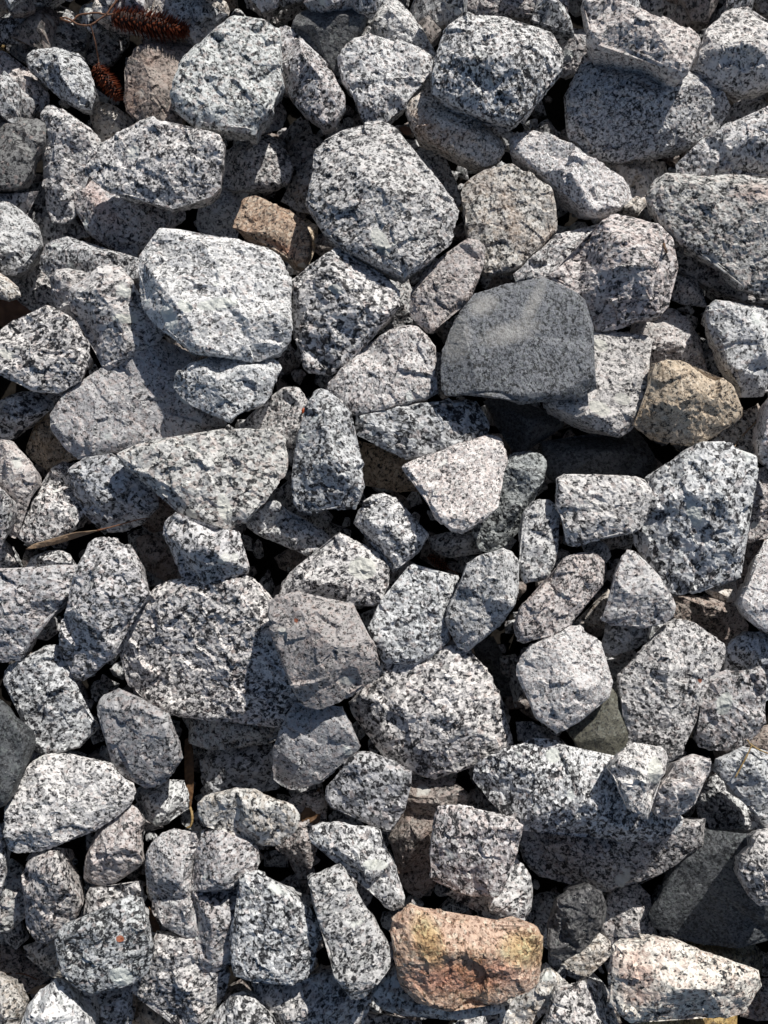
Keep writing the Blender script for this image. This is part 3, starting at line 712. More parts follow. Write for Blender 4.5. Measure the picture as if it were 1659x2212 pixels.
pinkwhite|6|870,1016 886,1003 920,990 953,980 986,963 1020,950 1053,936 1073,930 1090,936 1100,963 1100,986 1086,1020 1076,1046 1073,1080 1074,1100 1060,1112 1036,1126 1020,1143 996,1155 976,1153 960,1143 943,1126 930,1106 915,1075 895,1045 878,1025|890,1015,30 980,978,38 1070,945,38 1088,970,38 1065,1050,38 1060,1095,35 1000,1140,30 965,1130,30 920,1065,32 1000,1050,46|flat pinkish white stone shaped like a triangle, in the middle of the picture
greendark|4|1085,1000 1106,983 1140,981 1166,990 1179,1000 1170,1036 1156,1073 1140,1106 1125,1139 1095,1176 1060,1196 1035,1186 1020,1150 1040,1080|1120,1000,35 1160,1005,35 1135,1070,42 1090,1130,35 1060,1160,25|dark greenish stone behind the right side of the white triangle
coarse|3|925,1160 966,1150 1020,1150 1045,1180 1040,1195 1013,1200 973,1205 950,1198 933,1183|965,1170,25 1010,1175,25|small stone in shade just below the tip of the white triangle
coarse|5|765,1130 775,1100 795,1080 806,1072 830,1068 853,1075 873,1095 886,1116 906,1140 926,1156 920,1170 903,1193 883,1213 860,1232 850,1238 840,1225 830,1200 813,1180 790,1160|828,1082,45 822,1120,58 840,1170,52 852,1215,35 905,1155,38 865,1110,48|pointed faceted stone left of the white triangle's tip
coarse|4|530,1120 553,1106 573,1095 590,1085 615,1098 633,1120 680,1135 715,1160 718,1188 686,1196 666,1201 630,1185 596,1172 553,1152 535,1140|560,1115,32 600,1105,38 640,1150,42 690,1170,30|stone under the right side of the large greenish tapering stone, half shaded
coarse|5|593,1270 600,1258 616,1243 633,1230 653,1223 686,1203 720,1180 720,1163 733,1151 750,1156 766,1170 793,1180 816,1193 830,1210 841,1226 840,1263 830,1286 820,1302 803,1310 770,1306 740,1308 700,1305 650,1295 610,1290 594,1283|615,1255,35 660,1245,50 720,1258,60 780,1278,48 810,1290,32 733,1172,38 800,1205,45 825,1240,40|wedge shaped stone with one round white crystal patch, right of the blue shaded cube
pinksmooth|6|576,1323 580,1303 596,1286 620,1278 646,1278 666,1283 680,1296 700,1300 726,1300 746,1300 763,1306 770,1323 780,1350 796,1370 810,1393 820,1423 826,1446 820,1470 800,1480 780,1496 753,1513 733,1526 710,1533 690,1540 660,1530 643,1516 633,1486 620,1443 603,1413 596,1390 583,1360|600,1310,38 650,1300,42 745,1320,42 780,1380,45 805,1440,42 770,1485,32 690,1515,32 640,1450,35 605,1370,38 690,1360,58 730,1430,58|finely speckled lilac boulder overlapping the big dark speckled one
coarse|5|793,1356 800,1333 813,1310 836,1290 853,1263 873,1246 883,1226 896,1219 906,1230 936,1240 970,1240 990,1243 993,1263 976,1286 963,1306 960,1333 966,1360 971,1383 953,1403 930,1420 900,1433 866,1436 830,1431 820,1406 806,1383|815,1340,38 860,1275,42 895,1240,38 960,1260,42 940,1310,48 945,1380,38 890,1410,35 835,1400,40 880,1340,60|grey white lump right of the lilac boulder with a tiny cone on its top edge
white|6|963,1320 970,1296 990,1273 993,1250 1006,1220 1033,1203 1060,1193 1083,1189 1100,1196 1115,1215 1120,1250 1118,1280 1108,1310 1095,1330 1080,1350 1050,1375 1030,1395 1010,1407 990,1397 975,1375 965,1350|982,1320,38 1008,1260,45 1070,1208,48 1102,1240,42 1085,1300,42 1030,1360,42 1008,1390,25 1040,1290,58|egg like white stone standing right of the tiny cone
coarse|6|1130,1106 1150,1085 1166,1079 1190,1080 1203,1092 1210,1110 1209,1133 1203,1166 1203,1200 1193,1230 1176,1250 1150,1253 1133,1260 1123,1246 1121,1216 1121,1183 1126,1146|1160,1098,35 1150,1150,45 1145,1220,38 1185,1200,32 1190,1120,35|small narrow vertical stone left of the blocky black and white one
pink|6|1109,1353 1113,1333 1126,1306 1146,1283 1180,1256 1196,1230 1213,1210 1240,1196 1273,1190 1293,1196 1308,1213 1306,1240 1300,1263 1286,1286 1266,1306 1250,1330 1233,1350 1216,1360 1190,1376 1173,1373 1153,1380 1133,1390 1116,1383|1128,1345,38 1165,1290,48 1225,1225,48 1285,1210,42 1290,1245,40 1230,1320,40 1180,1355,35 1210,1285,58|slanted peanut shaped stone below the narrow vertical stone
white|4|1255,1175 1293,1165 1312,1180 1321,1200 1310,1215 1270,1210|1295,1188,20|little white stone tip just above the slanted peanut shaped stone
pinkwhite|6|1299,1336 1313,1316 1323,1286 1323,1246 1333,1223 1340,1203 1353,1191 1366,1194 1386,1213 1406,1230 1423,1253 1436,1273 1450,1293 1456,1313 1450,1333 1433,1346 1393,1356 1353,1353 1320,1350|1355,1210,32 1345,1270,48 1320,1325,35 1380,1335,40 1435,1315,38 1410,1265,40 1370,1290,52|small triangular stone standing left of the tall boulder's foot
cream|3|1240,1345 1270,1313 1293,1290 1310,1275 1335,1295 1330,1350 1306,1358 1280,1355|1290,1325,25|small cream stone between the peanut shaped and the small triangular stone
coarse|4|1298,1400 1310,1350 1340,1335 1383,1335 1426,1335 1443,1343 1426,1362 1400,1385 1373,1402 1340,1412 1313,1417|1340,1370,30 1390,1365,28|black and white stone in shade directly under the small triangular stone
pinkwhite|6|1113,1440 1126,1413 1146,1393 1173,1383 1200,1370 1226,1353 1253,1353 1280,1370 1300,1390 1306,1416 1313,1446 1319,1473 1316,1503 1293,1523 1266,1543 1246,1560 1223,1573 1200,1583 1180,1570 1156,1550 1140,1523 1133,1493 1116,1463|1135,1435,42 1195,1395,48 1250,1372,45 1290,1410,45 1302,1480,45 1255,1530,42 1200,1560,35 1155,1510,40 1215,1440,62 1245,1480,58|rounded white boulder with rosy specks above the small dark olive block
olive|5|1223,1580 1263,1543 1293,1515 1320,1485 1336,1503 1346,1536 1356,1576 1356,1600 1346,1626 1333,1646 1300,1656 1273,1642 1240,1606|1255,1560,38 1320,1510,42 1342,1580,42 1330,1620,30 1290,1600,42 1250,1588,32|small smooth dark olive block below the rosy speckled white boulder
coarse|5|1335,1460 1350,1435 1375,1415 1400,1395 1415,1370 1436,1348 1460,1336 1500,1346 1526,1366 1563,1390 1571,1413 1570,1433 1553,1446 1530,1460 1523,1480 1520,1506 1503,1540 1486,1563 1483,1600 1476,1630 1450,1645 1420,1645 1380,1650 1352,1630 1340,1580 1345,1530 1332,1500|1375,1440,42 1435,1370,48 1480,1355,45 1550,1400,45 1555,1428,35 1505,1460,48 1490,1530,45 1465,1610,38 1390,1620,42 1375,1530,55 1440,1450,65 1440,1530,60|tall knobbly stone right of the dark olive block
grey|2|1305,1410 1360,1395 1385,1425 1370,1500 1360,1570 1335,1510 1312,1480|1345,1450,25|dark stone deep behind the knobbly stone's left side
pink|5|1523,1476 1543,1456 1566,1449 1580,1453 1606,1453 1636,1439 1646,1460 1646,1500 1650,1533 1650,1566 1636,1586 1616,1603 1600,1620 1573,1623 1533,1623 1510,1613 1503,1593 1506,1573 1513,1540 1506,1523 1516,1500|1548,1475,40 1625,1462,45 1632,1560,45 1590,1605,35 1530,1600,35 1540,1530,48 1585,1520,60|blunt stone with pale crystal blotches right of the tall knobbly stone
blue|4|1560,1405 1580,1380 1606,1364 1640,1366 1710,1372 1710,1490 1660,1520 1640,1460 1600,1465 1566,1455|1600,1400,40 1660,1410,45|bluish stone in shade at the right edge above the blotchy blunt stone
white|5|1543,1665 1573,1690 1586,1719 1600,1732 1620,1740 1640,1776 1710,1850 1710,1640 1650,1620 1600,1612 1570,1625 1545,1640|1570,1650,42 1620,1650,50 1610,1715,38 1650,1750,42 1670,1700,58|white stone on the right edge under the thin straw twig
rust|3|1610,1605 1650,1568 1710,1555 1710,1630 1640,1630|1660,1600,25|brown stone on the right edge behind the thin straw twig
coarse|4|746,1523 780,1499 806,1479 826,1456 830,1430 870,1430 920,1420 970,1392 1010,1395 1018,1430 1030,1429 1040,1446 1063,1459 1073,1499 1086,1536 1103,1566 1110,1606 1093,1622 1060,1640 1030,1650 1000,1657 975,1668 940,1685 920,1680 886,1668 846,1655 820,1636 796,1603 770,1576 750,1549|775,1530,32 850,1480,42 960,1430,45 1028,1450,50 1060,1500,42 1090,1590,40 1010,1635,35 930,1660,32 840,1625,35 990,1530,66 880,1560,55|large grey boulder below the tiny cone with shadows falling over its top
pinksmooth|5|590,1616 600,1596 610,1573 620,1545 640,1515 700,1525 740,1525 755,1566 770,1589 780,1613 766,1633 733,1662 710,1679 690,1692 663,1696 633,1709 610,1706 586,1689 583,1676 587,1650|608,1620,38 640,1560,42 730,1555,42 760,1605,38 700,1665,35 625,1690,28 680,1620,55|lilac speckled stone right below the finely speckled lilac boulder
coarse|4|256,1396 263,1373 277,1346 300,1335 330,1305 350,1270 380,1256 417,1262 443,1262 483,1250 523,1244 555,1254 573,1270 590,1290 620,1330 650,1420 668,1500 645,1535 628,1560 605,1573 570,1573 533,1566 493,1555 457,1554 433,1550 393,1549 360,1543 333,1533 317,1513 293,1503 270,1486 267,1459 257,1423|280,1385,42 350,1320,52 440,1285,60 540,1270,58 600,1350,60 630,1480,55 590,1550,38 480,1535,38 380,1525,40 290,1470,38 440,1400,78|big dark speckled boulder at lower left of centre
blue|6|353,1156 357,1130 383,1110 417,1130 467,1145 500,1148 520,1150 525,1173 533,1193 542,1225 538,1240 500,1248 467,1262 437,1271 420,1262 393,1246 377,1216 366,1186|375,1150,40 405,1165,58 440,1240,50 505,1165,50 525,1215,42 470,1200,58|blue shaded cube like stone under the large greenish tapering stone
rust|2|297,1163 320,1156 353,1165 375,1195 392,1230 400,1255 360,1252 333,1242 313,1225 297,1190|325,1185,28 355,1225,25|small brownish pink stone left of the blue shaded cube
blue|5|187,1216 200,1176 213,1166 253,1169 287,1183 307,1216 320,1256 328,1286 317,1306 293,1333 277,1353 262,1376 253,1413 233,1426 200,1450 167,1476 147,1469 137,1450 130,1400 140,1366 143,1326 160,1286|165,1300,45 215,1185,45 285,1220,48 305,1280,45 245,1390,42 180,1440,38 148,1440,30 150,1380,42 220,1300,62 200,1370,62|tall stone at left, bluish in shade above and sunlit below
pink|5|-25,1232 0,1229 33,1225 77,1230 117,1226 143,1218 177,1219 183,1233 173,1263 153,1286 133,1313 100,1339 77,1373 60,1406 40,1429 17,1436 -25,1440|0,1250,42 80,1248,48 160,1235,38 130,1295,42 60,1380,40 0,1415,40 50,1300,58|pinkish stone on the left edge under the curled dry leaf
grey|3|55,1230 70,1205 107,1190 130,1188 153,1198 165,1222 117,1238 77,1242|110,1208,28|small shaded stone between the curled dry leaf and the pinkish stone
grey|3|-25,1140 0,1150 20,1180 36,1215 10,1240 -25,1240|0,1190,25|small stone on the left edge just left of the curled leaf's tip
coarse|4|0,1446 20,1433 60,1413 110,1392 130,1398 145,1450 165,1490 190,1536 203,1549 215,1569 193,1593 173,1616 133,1626 93,1631 73,1619 67,1583 50,1556 43,1523 17,1489 3,1469|28,1455,42 100,1415,52 140,1500,58 195,1570,42 130,1612,35 85,1600,38 60,1530,45 90,1480,60|slanted black and white stone above the large white stone at lower left
dark|6|-25,1495 0,1506 20,1536 43,1559 63,1576 70,1606 68,1635 57,1662 43,1692 33,1716 15,1738 -25,1748|5,1545,45 50,1600,50 40,1660,42 0,1710,42|dark fine grained stone cut by the left edge at lower left
pinksmooth|5|213,1526 227,1499 260,1486 290,1496 333,1520 372,1540 385,1586 396,1636 385,1655 377,1666 360,1689 337,1702 310,1702 287,1689 253,1672 243,1659 237,1640 233,1600 227,1566 213,1543|235,1530,42 290,1510,48 360,1570,48 378,1640,40 320,1685,35 260,1655,35 245,1590,40 310,1600,62|purplish grey stone with sparse dark spots left of the brown leaf strip
green|3|408,1606 410,1573 413,1545 460,1538 550,1550 606,1560 612,1590 590,1600 573,1608 553,1610 500,1612 450,1619 427,1614|430,1580,32 520,1580,35|flat stone squeezed under the lower edge of the big dark speckled boulder
blue|2|428,1625 470,1608 560,1600 600,1610 590,1680 605,1702 553,1712 500,1718 450,1720 430,1690|480,1650,35 550,1660,35|bluish shaded stone between the brown leaf strip and the lilac speckled stone
white|5|70,1645 100,1630 150,1628 200,1640 240,1650 253,1672 287,1692 293,1710 285,1735 260,1759 233,1772 207,1792 167,1806 127,1822 100,1835 80,1842 43,1842 22,1832 15,1800 12,1759 15,1740 40,1700 60,1660|30,1755,48 85,1660,50 190,1655,50 272,1705,42 235,1755,42 150,1795,45 90,1820,38 45,1820,38 120,1730,66|large white black spotted stone at the lower left edge
white|3|295,1703 320,1698 367,1685 398,1685 408,1720 408,1747 383,1759 363,1776 340,1782 317,1766 307,1739 293,1719|330,1720,38 355,1750,38 385,1720,35|small white wedge between the spotted white stone and the brown leaf strip
pink|4|180,1886 187,1849 207,1816 213,1792 233,1776 267,1749 283,1734 300,1744 312,1769 305,1792 310,1826 313,1859 300,1876 277,1889 253,1906 230,1916 200,1912 180,1902|212,1840,45 275,1765,42 295,1840,45 240,1895,35 200,1885,35 250,1830,58|medium oval stone below the spotted white stone at lower left
grey|4|55,1885 72,1850 100,1835 120,1826 140,1829 153,1859 163,1892 177,1922 182,1952 165,1985 143,1999 127,2019 97,2042 73,2039 53,2009 50,1982 60,1950 60,1910|100,1855,42 130,1850,48 125,1900,58 160,1945,42 100,1960,60 85,2020,35 70,1940,38|purplish ridged stone near the left edge, left of the oval stone
green|3|-25,1900 5,1865 30,1855 50,1870 60,1912 68,1949 63,1972 43,1992 20,2012 -25,2018|15,1900,35 40,1940,35 5,1975,32|greenish stone on the left edge beside the purplish ridged stone
coarse|5|-25,1770 0,1782 10,1802 17,1842 13,1892 0,1942 -25,1950|-2,1850,32|narrow sliver of stone on the left edge under the spotted white stone
darkspeck|6|120,2029 127,2009 143,1992 183,1979 227,1966 250,1946 283,1932 307,1936 313,1969 320,1996 330,2022 333,2049 327,2082 320,2102 290,2126 247,2136 200,2146 167,2136 147,2116 133,2092 130,2059|140,2030,42 200,1992,48 285,1950,45 312,2020,48 310,2085,42 240,2122,35 165,2115,35 225,2050,62|dark speckled stone with one white crystal blob and an orange dot, lower left
coarse|4|180,1980 185,1935 195,1916 230,1918 255,1908 283,1903 303,1900 318,1935 300,1970 240,1995 195,1995|210,1940,32 280,1925,32|stone peeking out above the dark speckled stone with the orange dot
pinkwhite|5|313,1892 317,1846 327,1819 350,1799 377,1789 410,1792 430,1800 430,1846 420,1892 412,1936 423,1976 433,2026 413,2031 387,2019 353,1999 333,1969 320,1936|345,1830,42 372,1808,48 388,1870,60 395,1950,48 408,2010,28 340,1900,38|long upright pale stone between the oval stone and its taller twin
pink|5|437,1792 480,1785 520,1795 553,1812 562,1860 550,1885 530,1895 520,1926 522,1976 503,2009 500,2042 502,2079 467,2096 450,2109 433,2102 430,2059 427,2009 423,1969 410,1936 417,1892 427,1842|450,1815,48 530,1825,48 535,1870,42 485,1900,62 500,1970,40 465,2000,45 450,2085,28 432,1930,38|long upright stone narrowing to a foot, below the cream green stone
coarse|6|495,2026 500,1992 513,1966 520,1936 517,1912 520,1892 540,1882 560,1877 570,1885 583,1896 603,1906 626,1922 663,1952 680,1976 690,1999 694,2019 688,2052 676,2086 663,2112 633,2129 603,2122 570,2117 530,2113 510,2109 503,2082 497,2059|535,1900,38 600,1925,48 665,1985,46 675,2040,46 640,2105,35 540,2095,38 515,2050,42 525,1980,45 600,2010,62|large pentagon shaped black and white stone at bottom left of centre
white|7|666,1892 680,1886 710,1872 735,1867 743,1886 766,1912 786,1949 803,1982 820,2009 840,2032 853,2056 846,2082 826,2106 803,2132 776,2154 760,2149 743,2122 720,2089 716,2049 703,2019 690,1989 683,1959 673,1922|685,1900,35 728,1882,38 770,1950,42 835,2050,36 785,2135,30 745,2090,38 705,1980,42 720,1930,55 765,2040,58|long white bar shaped stone left of the large orange rock
coarse|6|668,1802 676,1786 696,1776 733,1774 760,1784 786,1784 820,1794 830,1826 846,1852 856,1872 863,1906 873,1936 870,1959 850,1969 830,1956 813,1929 793,1906 786,1886 760,1869 733,1849 700,1832 673,1819|690,1795,40 750,1810,52 810,1820,48 835,1870,48 855,1930,35 800,1880,40 730,1830,40|bent stone above the long white bar shaped stone
cream|6|428,1735 443,1719 473,1712 513,1702 553,1703 570,1715 603,1729 633,1739 646,1762 640,1790 620,1812 603,1825 590,1830 570,1829 553,1823 540,1809 513,1792 483,1789 443,1782 430,1760|448,1740,38 515,1720,42 590,1738,45 630,1765,38 600,1805,30 540,1785,32 460,1770,30 540,1755,48|cream green stone right of the brown leaf strip
blue|5|703,1726 706,1699 720,1682 740,1669 743,1645 770,1625 800,1622 853,1645 888,1662 888,1692 876,1726 873,1756 863,1776 843,1797 820,1792 786,1772 753,1756 720,1746|722,1712,35 750,1672,48 800,1650,45 865,1690,45 855,1760,38 790,1755,38 795,1705,58|two toned stone bluish on the right, above the bent stone
pink|3|628,1730 660,1705 690,1698 708,1740 705,1775 690,1810 685,1840 672,1879 636,1862 595,1832|665,1740,30 655,1820,30|pinkish stone under the dry brown leaf
rust|3|880,1680 960,1672 1015,1715 960,1765 945,1830 940,1890 940,1915 906,1945 883,1930 866,1906 855,1860 840,1809 873,1759|920,1710,38 900,1800,42 905,1890,35|tall brownish shaded stone between the two toned stone and the square one
pink|6|943,1742 970,1736 1020,1742 1073,1756 1106,1765 1123,1776 1127,1792 1122,1816 1112,1840 1100,1870 1098,1895 1090,1912 1076,1936 1053,1942 1020,1939 986,1929 953,1916 928,1902 933,1876 928,1842 933,1809 936,1769|955,1760,45 1040,1765,50 1105,1790,45 1080,1890,42 1060,1925,35 960,1900,38 950,1830,45 1030,1840,58|square greyish stone above the large orange rock
grey|4|960,1930 1030,1935 1060,1900 1108,1845 1130,1866 1145,1892 1151,1926 1145,1966 1125,1998 1106,2003 1086,2003 1053,1985 1020,1960|1060,1950,30 1115,1900,40 1110,1960,32|stone tucked under the lower right corner of the square greyish stone
orangebig|7|843,2012 850,1986 860,1969 886,1952 913,1956 940,1969 970,1982 1020,1982 1053,1992 1086,2006 1106,2008 1126,1999 1146,1994 1160,2002 1170,2029 1176,2059 1178,2096 1173,2126 1146,2139 1126,2150 1106,2154 1073,2166 1020,2166 973,2179 936,2172 900,2162 873,2142 863,2126 863,2092 856,2059 846,2032|860,1995,35 890,1970,42 960,2000,52 1040,2010,52 1145,2012,40 1160,2060,45 1150,2115,40 1060,2145,35 960,2155,35 890,2120,42 870,2050,45 920,2050,58 1060,2050,60|large orange brown rock at the bottom, reddish on its front
green|4|800,2149 813,2122 833,2102 860,2080 900,2130 1000,2160 1105,2160 1090,2182 1030,2195 970,2202 930,2199 870,2195 830,2182|840,2140,32 900,2170,32 1000,2185,25|speckled grey stone under the bottom edge of the large orange rock
grey|1|770,2250 784,2185 830,2195 900,2205 950,2250|840,2220,25|shaded stone on the bottom edge below left of the large orange rock
grey|1|950,2250 990,2205 1060,2180 1110,2165 1120,2250|1050,2215,25|shaded stone on the bottom edge below right of the large orange rock
coarse|4|545,2115 636,2122 670,2110 693,2085 726,2090 755,2140 773,2162 802,2149 795,2179 775,2250 590,2250 560,2170|600,2150,38 690,2130,42 740,2190,40 640,2200,42|stone with bright knobs on the bottom edge below the pentagon shaped stone
coarse|5|553,2150 527,2142 500,2149 480,2169 443,2212 425,2250 610,2250 592,2195 573,2172|520,2170,35 500,2215,40 560,2210,35|humped stone on the bottom edge left of the one with bright knobs
coarse|4|275,2145 315,2100 328,2059 343,2010 430,2015 440,2095 487,2075 500,2100 485,2150 447,2212 410,2250 390,2200 320,2170|330,2110,40 385,2040,38 390,2120,58 450,2130,40 420,2190,42|lower left stone crossed by the shadow of the long upright pale stones
tan|2|275,2140 320,2150 370,2185 410,2215 415,2250 305,2250 280,2190|330,2200,28|tan grey stone at the bottom edge under the lower left shadow crossed stone
blue|3|160,2130 200,2135 285,2125 287,2200 275,2250 195,2250 175,2190|230,2180,40|bluish stone on the bottom edge under the stone with the orange dot
white|5|35,2250 60,2172 87,2142 123,2115 143,2126 160,2152 180,2179 197,2202 208,2250|122,2130,42 105,2180,52 160,2200,40 80,2210,45|bright white stone on the bottom edge in the lower left corner area
cream|4|-25,2100 0,2107 23,2119 43,2142 63,2166 55,2192 48,2250 -25,2250|5,2135,38 35,2180,38 5,2210,40|cream stone in the bottom left corner
cream|2|45,2046 83,2032 125,2020 145,2059 155,2100 125,2118 93,2092 60,2069|100,2060,28|small yellowish stone between the purplish ridged stone and the stone with the orange dot
grey|1|5,2012 43,1988 62,2026 35,2050 15,2035|35,2020,18|tiny shaded stone below the greenish stone on the left edge
rust|0|-25,2020 10,2025 60,2060 115,2105 75,2155 30,2115 -25,2105|30,2080,20|dark stone in the gap above the bottom left corner stone
darkgrey|5|1183,1992 1196,1942 1235,1915 1266,1905 1296,1925 1309,1959 1303,1992 1293,2012 1273,2042 1239,2069 1216,2079 1188,2066 1181,2042|1205,1960,42 1265,1925,42 1290,1960,40 1250,2040,38 1205,2050,38 1235,1990,56|dark grey faceted stone right of the large orange rock
cream|2|1210,2085 1239,2060 1273,2036 1296,2012 1318,2035 1320,2062 1270,2110 1236,2102|1280,2050,22|small cream stone under the dark grey faceted stone
grey|2|1300,1965 1319,1922 1373,1905 1402,1935 1412,1992 1405,2030 1366,2040 1319,2042 1300,2015|1350,1950,30 1360,1995,30|deep shaded stone between the dark grey faceted stone and the big slate stone
grey|3|1119,1819 1126,1790 1190,1785 1273,1790 1340,1800 1426,1790 1466,1766 1503,1760 1510,1799 1500,1822 1463,1846 1440,1869 1406,1882 1373,1899 1340,1916 1320,1928 1293,1928 1263,1918 1223,1910 1173,1898 1140,1874|1150,1830,32 1250,1875,38 1320,1905,35 1400,1855,48 1460,1805,52 1490,1790,40 1300,1830,38|long shaded slab with a thin sunlit right edge at the lower right
coarse|5|1020,1665 1040,1640 1100,1612 1150,1590 1200,1600 1260,1630 1320,1640 1400,1640 1430,1720 1470,1765 1466,1780 1455,1799 1440,1805 1406,1810 1360,1818 1323,1819 1289,1817 1239,1809 1203,1802 1166,1800 1130,1795 1115,1772 1070,1745 1040,1715 1020,1695|1045,1672,40 1120,1635,50 1130,1730,58 1260,1745,62 1350,1765,55 1440,1782,38 1250,1665,50 1390,1700,50|wide boulder at lower right running under the dark olive block
white|6|1313,1659 1326,1679 1339,1716 1353,1746 1383,1762 1398,1768 1405,1726 1412,1700 1428,1680 1452,1640 1430,1615 1370,1605 1335,1630|1345,1655,40 1390,1660,45 1375,1720,42 1420,1650,35|bright white pointed stone hanging from under the tall knobbly stone
pinkwhite|6|1409,1722 1419,1696 1439,1676 1450,1645 1490,1630 1530,1638 1533,1665 1529,1679 1513,1702 1499,1736 1479,1759 1459,1769 1433,1769 1413,1752|1430,1705,40 1490,1650,42 1500,1700,42 1450,1750,38 1465,1700,52|pale rounded stone hugging the right side of the bright white pointed stone
coarse|2|1500,1730 1530,1675 1556,1670 1590,1720 1630,1755 1645,1790 1573,1812 1533,1796 1510,1780|1560,1710,28 1580,1770,28|deep shaded stone between the pale rounded stone and the lower right edge stones
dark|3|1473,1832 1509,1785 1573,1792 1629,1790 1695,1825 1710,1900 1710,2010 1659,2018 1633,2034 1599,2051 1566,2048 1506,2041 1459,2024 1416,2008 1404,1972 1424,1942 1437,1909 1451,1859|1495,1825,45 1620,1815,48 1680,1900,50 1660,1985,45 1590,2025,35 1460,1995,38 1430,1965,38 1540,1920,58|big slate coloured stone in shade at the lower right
coarse|5|1592,1866 1603,1846 1626,1826 1625,1809 1643,1796 1710,1785 1710,1965 1659,1957 1636,1952 1613,1932 1603,1909 1591,1889|1615,1865,42 1640,1820,45 1630,1920,40 1670,1880,58|rounded stone on the right edge lying over the big slate coloured stone
creampink|7|1319,2052 1339,2032 1379,2029 1426,2026 1459,2032 1499,2052 1539,2062 1579,2072 1606,2086 1639,2096 1644,2119 1648,2132 1626,2152 1606,2186 1566,2196 1506,2192 1439,2196 1389,2202 1359,2206 1333,2189 1311,2166 1316,2126 1314,2092|1335,2050,42 1430,2045,48 1530,2078,48 1620,2105,38 1335,2130,52 1420,2122,62 1520,2128,60 1600,2135,42 1600,2170,20 1350,2185,25|large cream stone with a pink left end at the bottom right
yellow|3|1385,2250 1378,2195 1440,2185 1516,2185 1600,2180 1580,2250|1450,2212,25 1540,2212,25|yellow ochre stone under the large cream stone on the bottom edge
olivebrown|2|1470,2035 1560,2035 1625,2030 1655,2060 1650,2110 1590,2110 1520,2080|1560,2060,25 1620,2070,20|mossy brown stone between the big slate coloured stone and the large cream stone
rust|2|1600,2150 1650,2115 1710,2110 1710,2205 1640,2205 1600,2195|1660,2160,25|reddish brown stone at the right end of the large cream stone
coarse|5|1158,2250 1169,2206 1189,2169 1203,2139 1239,2126 1269,2116 1306,2130 1315,2170 1330,2200 1350,2250|1205,2155,45 1265,2130,50 1262,2195,55 1300,2200,35|white and grey stone on the bottom edge left of the large cream stone
cream|4|1080,2185 1126,2150 1165,2126 1178,2078 1206,2102 1228,2128 1192,2159 1153,2190 1129,2212 1118,2250 1075,2250|1150,2150,30 1190,2120,28|cream grey stone right under the right end of the large orange rock
white|2|1155,1990 1190,1985 1192,2020 1183,2050 1165,2035|1178,2010,12|tiny pale chip between the large orange rock and the dark grey faceted stone
dark|0|1020,1395 1065,1375 1100,1440 1110,1520 1080,1500 1040,1440|1065,1430,20|black shaded stone in the gap below the egg like white stone
coarse|3|1115,1560 1150,1560 1200,1585 1225,1610 1218,1650 1190,1648 1150,1620 1120,1600|1165,1590,25 1195,1625,22|small shaded stone left of the dark olive block
"""
rows = []
for ln in DATA.strip().splitlines():
    t, lv, ol, inn, lab = ln.split('|')
    poly = np.array([[float(a) for a in p.split(',')] for p in ol.split()])
    inner = [tuple(float(a) for a in p.split(',')) for p in inn.split()]
    rows.append([t, int(lv), poly, inner, lab])
order = sorted(range(len(rows)), key=lambda i: rows[i][1])

# let the stones settle one on another, on a coarse height map of the sheet
GS = 7.0
X0, Y0 = -70.0, -70.0
GW, GH = int(1800 / GS), int(2360 / GS)
gx, gy = np.meshgrid(X0 + (np.arange(GW) + 0.5) * GS, Y0 + (np.arange(GH) + 0.5) * GS)
H = np.full(GW * GH, -1e3)
P2 = np.stack([gx.ravel(), gy.ravel()], 1)


def inside(poly, p):
    r = np.zeros(len(p), bool)
    a = poly
    b = np.roll(poly, -1, 0)
    for (x1, y1), (x2, y2) in zip(a, b):
        c = ((y1 > p[:, 1]) != (y2 > p[:, 1])) & (p[:, 0] < (x2 - x1) * (p[:, 1] - y1) / (y2 - y1 + 1e-12) + x1)
        r ^= c
    return r


# which way the top face of a stone leans: + towards the sun, - away from it
LEAN = [(480, 180, .12), (670, 180, .1), (1080, 140, .0), (1390, 80, .12), (1400, 260, -.25), (340, 360, -.1), (130, 380, -.35), (270, 480, -.2),
        (820, 430, .12), (1100, 480, .0), (1330, 600, -.08), (1560, 480, -.18), (1600, 320, -.25), (465, 640, .12), (280, 880, .0), (500, 840, .2),
        (440, 1030, .03), (840, 800, .1), (740, 680, -.22), (1000, 1040, .3), (900, 930, .15), (1500, 1120, -.12), (1300, 1090, .15), (430, 1410, -.25),
        (700, 1400, .0), (445, 1190, -.4), (230, 1310, -.22), (930, 1560, -.12), (1250, 1730, -.2), (1300, 1860, -.45), (1030, 1840, -.18), (600, 2020, -.1),
        (225, 2050, -.08), (760, 2020, .28), (1010, 2080, .0), (310, 1600, -.3), (680, 1610, -.25), (150, 1740, .08), (250, 1830, -.25), (110, 1940, -.35),
        (800, 1710, -.2), (900, 1820, -.3), (1440, 1500, .0), (1580, 1540, -.12), (1215, 1465, .15), (1115, 735, .0), (1480, 880, -.15), (1470, 2110, .02),
        (900, 1160, -.1), (730, 1230, .0), (1640, 1260, .2), (1600, 750, .1), (960, 620, .05), (230, 670, -.15), (90, 760, .0), (120, 1510, .0),
        (60, 1310, .0), (1460, 740, .15), (1310, 830, .2), (1540, 1930, -.3), (1230, 2000, -.2), (360, 2130, -.25), (850, 170, .0), (1230, 370, .15),
        (1590, 110, .15), (1110, 1090, -.3), (390, 1900, .0), (480, 1930, -.1), (590, 930, -.1), (710, 980, -.05), (880, 1340, .1), (1210, 1290, .1)]


LEVELS = [-90.0, -45.0, 5.0, 60.0, 112.0, 150.0, 185.0, 215.0]


